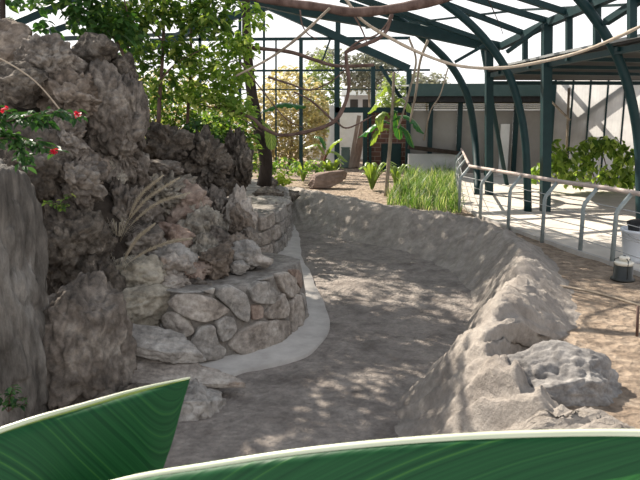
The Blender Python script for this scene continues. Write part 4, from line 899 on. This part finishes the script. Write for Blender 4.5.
# dry fountain grass
def plume(label, base, heads, Y, seed):
    rnd = random.Random(seed); b = PD(*base, Y); t = thing('fountain_grass', label, 'grass clump', b); v, f = [], []
    for k in range(70):
        a = rnd.uniform(0, 2 * pi); h = rnd.uniform(.2, .45); d = Vector((cos(a) * .7 + .2, sin(a) * .6 - .3, 0)); s = Vector((-sin(a), cos(a), 0)) * .0025; i = len(v)
        q1 = b + d * h * .35 + Vector((0, 0, h * .7)); q2 = b + d * h * .95 + Vector((0, 0, h * .55))
        v += [b - s, b + s, q1 + s, q1 - s, q2]; f += [(i, i + 1, i + 2, i + 3), (i + 3, i + 2, i + 4)]
    pyd('blades', v, f, M['dry'], t, False)
    for hd in heads:
        P = spline([b] + [PD(x, y, Y - .25) for x, y in hd], 24); rod('stem', P, .003, M['dry'], t, n=4); v, f = [], []
        for i, q in enumerate(P[9:]):
            T = (P[min(24, i + 10)] - P[i + 8]).normalized(); rr = .038 * sin(pi * (i + 1) / 17) ** .6
            for _ in range(60):
                o = Vector((rnd.gauss(0, 1), rnd.gauss(0, 1), rnd.gauss(0, 1))); o = (o - T * o.dot(T)).normalized(); q_ = q + T * rnd.uniform(-.015, .015); e = q_ + o * rr * rnd.uniform(.5, 1.1) + T * .04; s = T.cross(o) * .0028; j = len(v)
                v += [q_ - s, q_ + s, e]; f.append((j, j + 1, j + 2))
        pyd('plume', v, f, M['dry'], t, False)
plume('dry tan fountain grass with a plume leaning over the low wall', (122, 282), [[(126, 266), (145, 252), (170, 242), (188, 239)], [(124, 262), (136, 240), (152, 226)]], 6.15, 1)
plume('dry fountain grass with pale plumes before the pale spiky rock', (118, 246), [[(128, 222), (148, 198), (176, 180)], [(130, 226), (156, 204), (186, 194)], [(128, 220), (140, 196), (160, 178)]], 6.4, 2)

# ------------------------------------------------------------------ foreground banana leaves
t = thing('banana_leaf', 'large banana leaf pointing right in the lower left corner', 'leaf', PD(-80, 470, .8))
rod('petiole', [PD(-146, 499, .72), PD(-200, 560, .72), PD(-230, 800, .74), PZ(-240, 1300, ZF)], (.012, .022), M['leaf_dark'], t, seg=20, n=10)
mid = [PD(-150, 500, .72), PD(-60, 455, .76), (PD(20, 425, .80)), PD(80, 407, .84), PD(140, 390, .88), PD(190, 379, .92)]
blade('blade', mid, .17, M['banana'], t, .05, 1.3, na=80, nl=40, rag=.004, tip=.78, asym=(1.2, .9), tp=1.25, bend=(.0, .2))
rod('midrib', [p + Vector((0, 0, .002)) for p in mid], (.006, .0015), M['midrib'], t, seg=40, n=8)
t = thing('banana_leaf', 'long banana leaf arching across the bottom edge', 'leaf', PD(700, 460, .6))
rod('petiole', [PD(755, 442, .60), PD(820, 470, .62), PD(900, 700, .66), PZ(960, 1100, ZF - .1)], (.012, .022), M['leaf_dark'], t, seg=20, n=10)
mid = [PD(760, 442, .60), PD(640, 434, .60), PD(480, 437, .61), PD(330, 449, .63), PD(210, 466, .66), PD(110, 484, .70), PD(0, 520, .76), PD(-80, 560, .8)]
blade('blade', mid, .20, M['banana'], t, .0, 1.4, na=80, nl=40, rag=.003, tip=.95, asym=(.5, 1), bend=(.02, .26))
rod('midrib', [p + Vector((0, 0, .0005)) for p in mid], (.0048, .004), M['midrib'], t, seg=50, n=8)  # real rib, thickened to carry the painted glare band

# ------------------------------------------------------------------ outside the aviary
def outtree(label, x, y, Y, rx, rz, n, leaf, L, seed, tr=True, bl=None):
    b = PD(x, 168, Y); b.z = 0; s = scale_at(x, y, Y); rnd = random.Random(seed); t = thing('tree', label, 'tree', b)
    rod('trunk', [b, b + Vector((.1, 0, 1.2)), PD(x, y, Y)], (.10, .04), M['bark_pale'], t, seg=8)
    bb = [(PD(x, y, Y), (rx * s, rx * s, rz * s), n)] + [(PD(x + dx, y + dy, Y), (a * s, a * s, c * s), m) for dx, dy, a, c, m in (bl or [])]
    v, f = leaf_cloud(bb, L, L * .55, rnd, .3); pyd('foliage', v, f, M[leaf], t, False)
outtree('yellowing tree outside, filling the left half of the gable', 290, 118, 27, 40, 52, 3000, 'leaf_outer', .26, 51, bl=[(-60, 20, 40, 40, 1500)])
outtree('pale green feathery tree outside beside the doorway', 322, 92, 29, 20, 42, 1100, 'leaf_far_green', .24, 52)
outtree('dark hazy tree outside above the doorway', 368, 72, 38, 30, 20, 1500, 'leaf_far', .32, 53, bl=[(-40, -14, 22, 12, 350)])
outtree('green tree outside between doorway and pavilion', 394, 96, 32, 18, 22, 700, 'leaf_far_green', .26, 54)
outtree('leafy tree outside behind the left shrubs', 170, 120, 26, 60, 50, 2600, 'leaf_outer', .26, 55)
outtree('dark leaved tree behind the pavilion roof', 425, 84, 36, 26, 12, 600, 'leaf_far', .3, 56)
hc = PD(360, 110, 42)
hs = thing('house', 'distant pale grey house above the door beam', 'house', (hc.x, hc.y, 0))
zt = PD(360, 96, 42).z
boxo('wall', (hc.x, hc.y, zt / 2), (2.0, 2.0, zt), M['house'], hs)
pyd('roof', [(hc.x - 1.2, hc.y - 1.2, zt), (hc.x + 1.2, hc.y - 1.2, zt), (hc.x + 1.2, hc.y + 1.2, zt), (hc.x - 1.2, hc.y + 1.2, zt), (hc.x - 1.2, hc.y, zt + .5), (hc.x + 1.2, hc.y, zt + .5)], [(0, 1, 5, 4), (2, 3, 4, 5), (1, 2, 5), (3, 0, 4), (0, 3, 2, 1)], M['roof_grey'], hs, False)
for dx in (-.45, .35): boxo('window', (hc.x + dx, hc.y - 1.01, zt - .6), (.5, .04, .7), M['roofing'], hs)

# ------------------------------------------------------------------ light and camera
AZ, EL = radians(38), radians(44)
sd = Vector((-sin(AZ) * cos(EL), cos(AZ) * cos(EL), sin(EL)))
L = bpy.data.lights.new('sun', 'SUN'); L.energy = 10.0; L.angle = radians(.6); L.color = (1.0, .92, .80)
lo = bpy.data.objects.new('sun', L); COL.objects.link(lo); lo.rotation_euler = (-sd).to_track_quat('-Z', 'Y').to_euler(); lo.location = (-8, 14, 14)
w = bpy.data.worlds.new('sky'); S.world = w; w.use_nodes = True; nt = w.node_tree
bg = nt.nodes['Background']; tc = nt.nodes.new('ShaderNodeTexCoord'); sx = nt.nodes.new('ShaderNodeSeparateXYZ'); nt.links.new(tc.outputs['Generated'], sx.inputs[0])
r = ramp(nt, [(0.0, (1.0, .985, .97)), (0.30, (.92, .93, .95)), (0.55, (.56, .60, .66)), (1.0, (.40, .46, .55))]); nt.links.new(sx.outputs[2], r.inputs[0]); nt.links.new(r.outputs[0], bg.inputs[0]); bg.inputs[1].default_value = 1.35
cd = bpy.data.cameras.new('camera'); cd.sensor_width = 36; cd.lens = F / 640 * 36; cd.clip_start = .05; cd.clip_end = 300
cd.dof.use_dof = True; cd.dof.focus_distance = 10.0; cd.dof.aperture_fstop = 20
co = bpy.data.objects.new('camera', cd); COL.objects.link(co); co.location = CAM; co.rotation_euler = (pi / 2 - PITCH, 0, 0); S.camera = co
S.view_settings.view_transform = 'Standard'; S.view_settings.look = 'None'; S.view_settings.gamma = 1; S.view_settings.use_curve_mapping = False; S.view_settings.exposure = 0.0
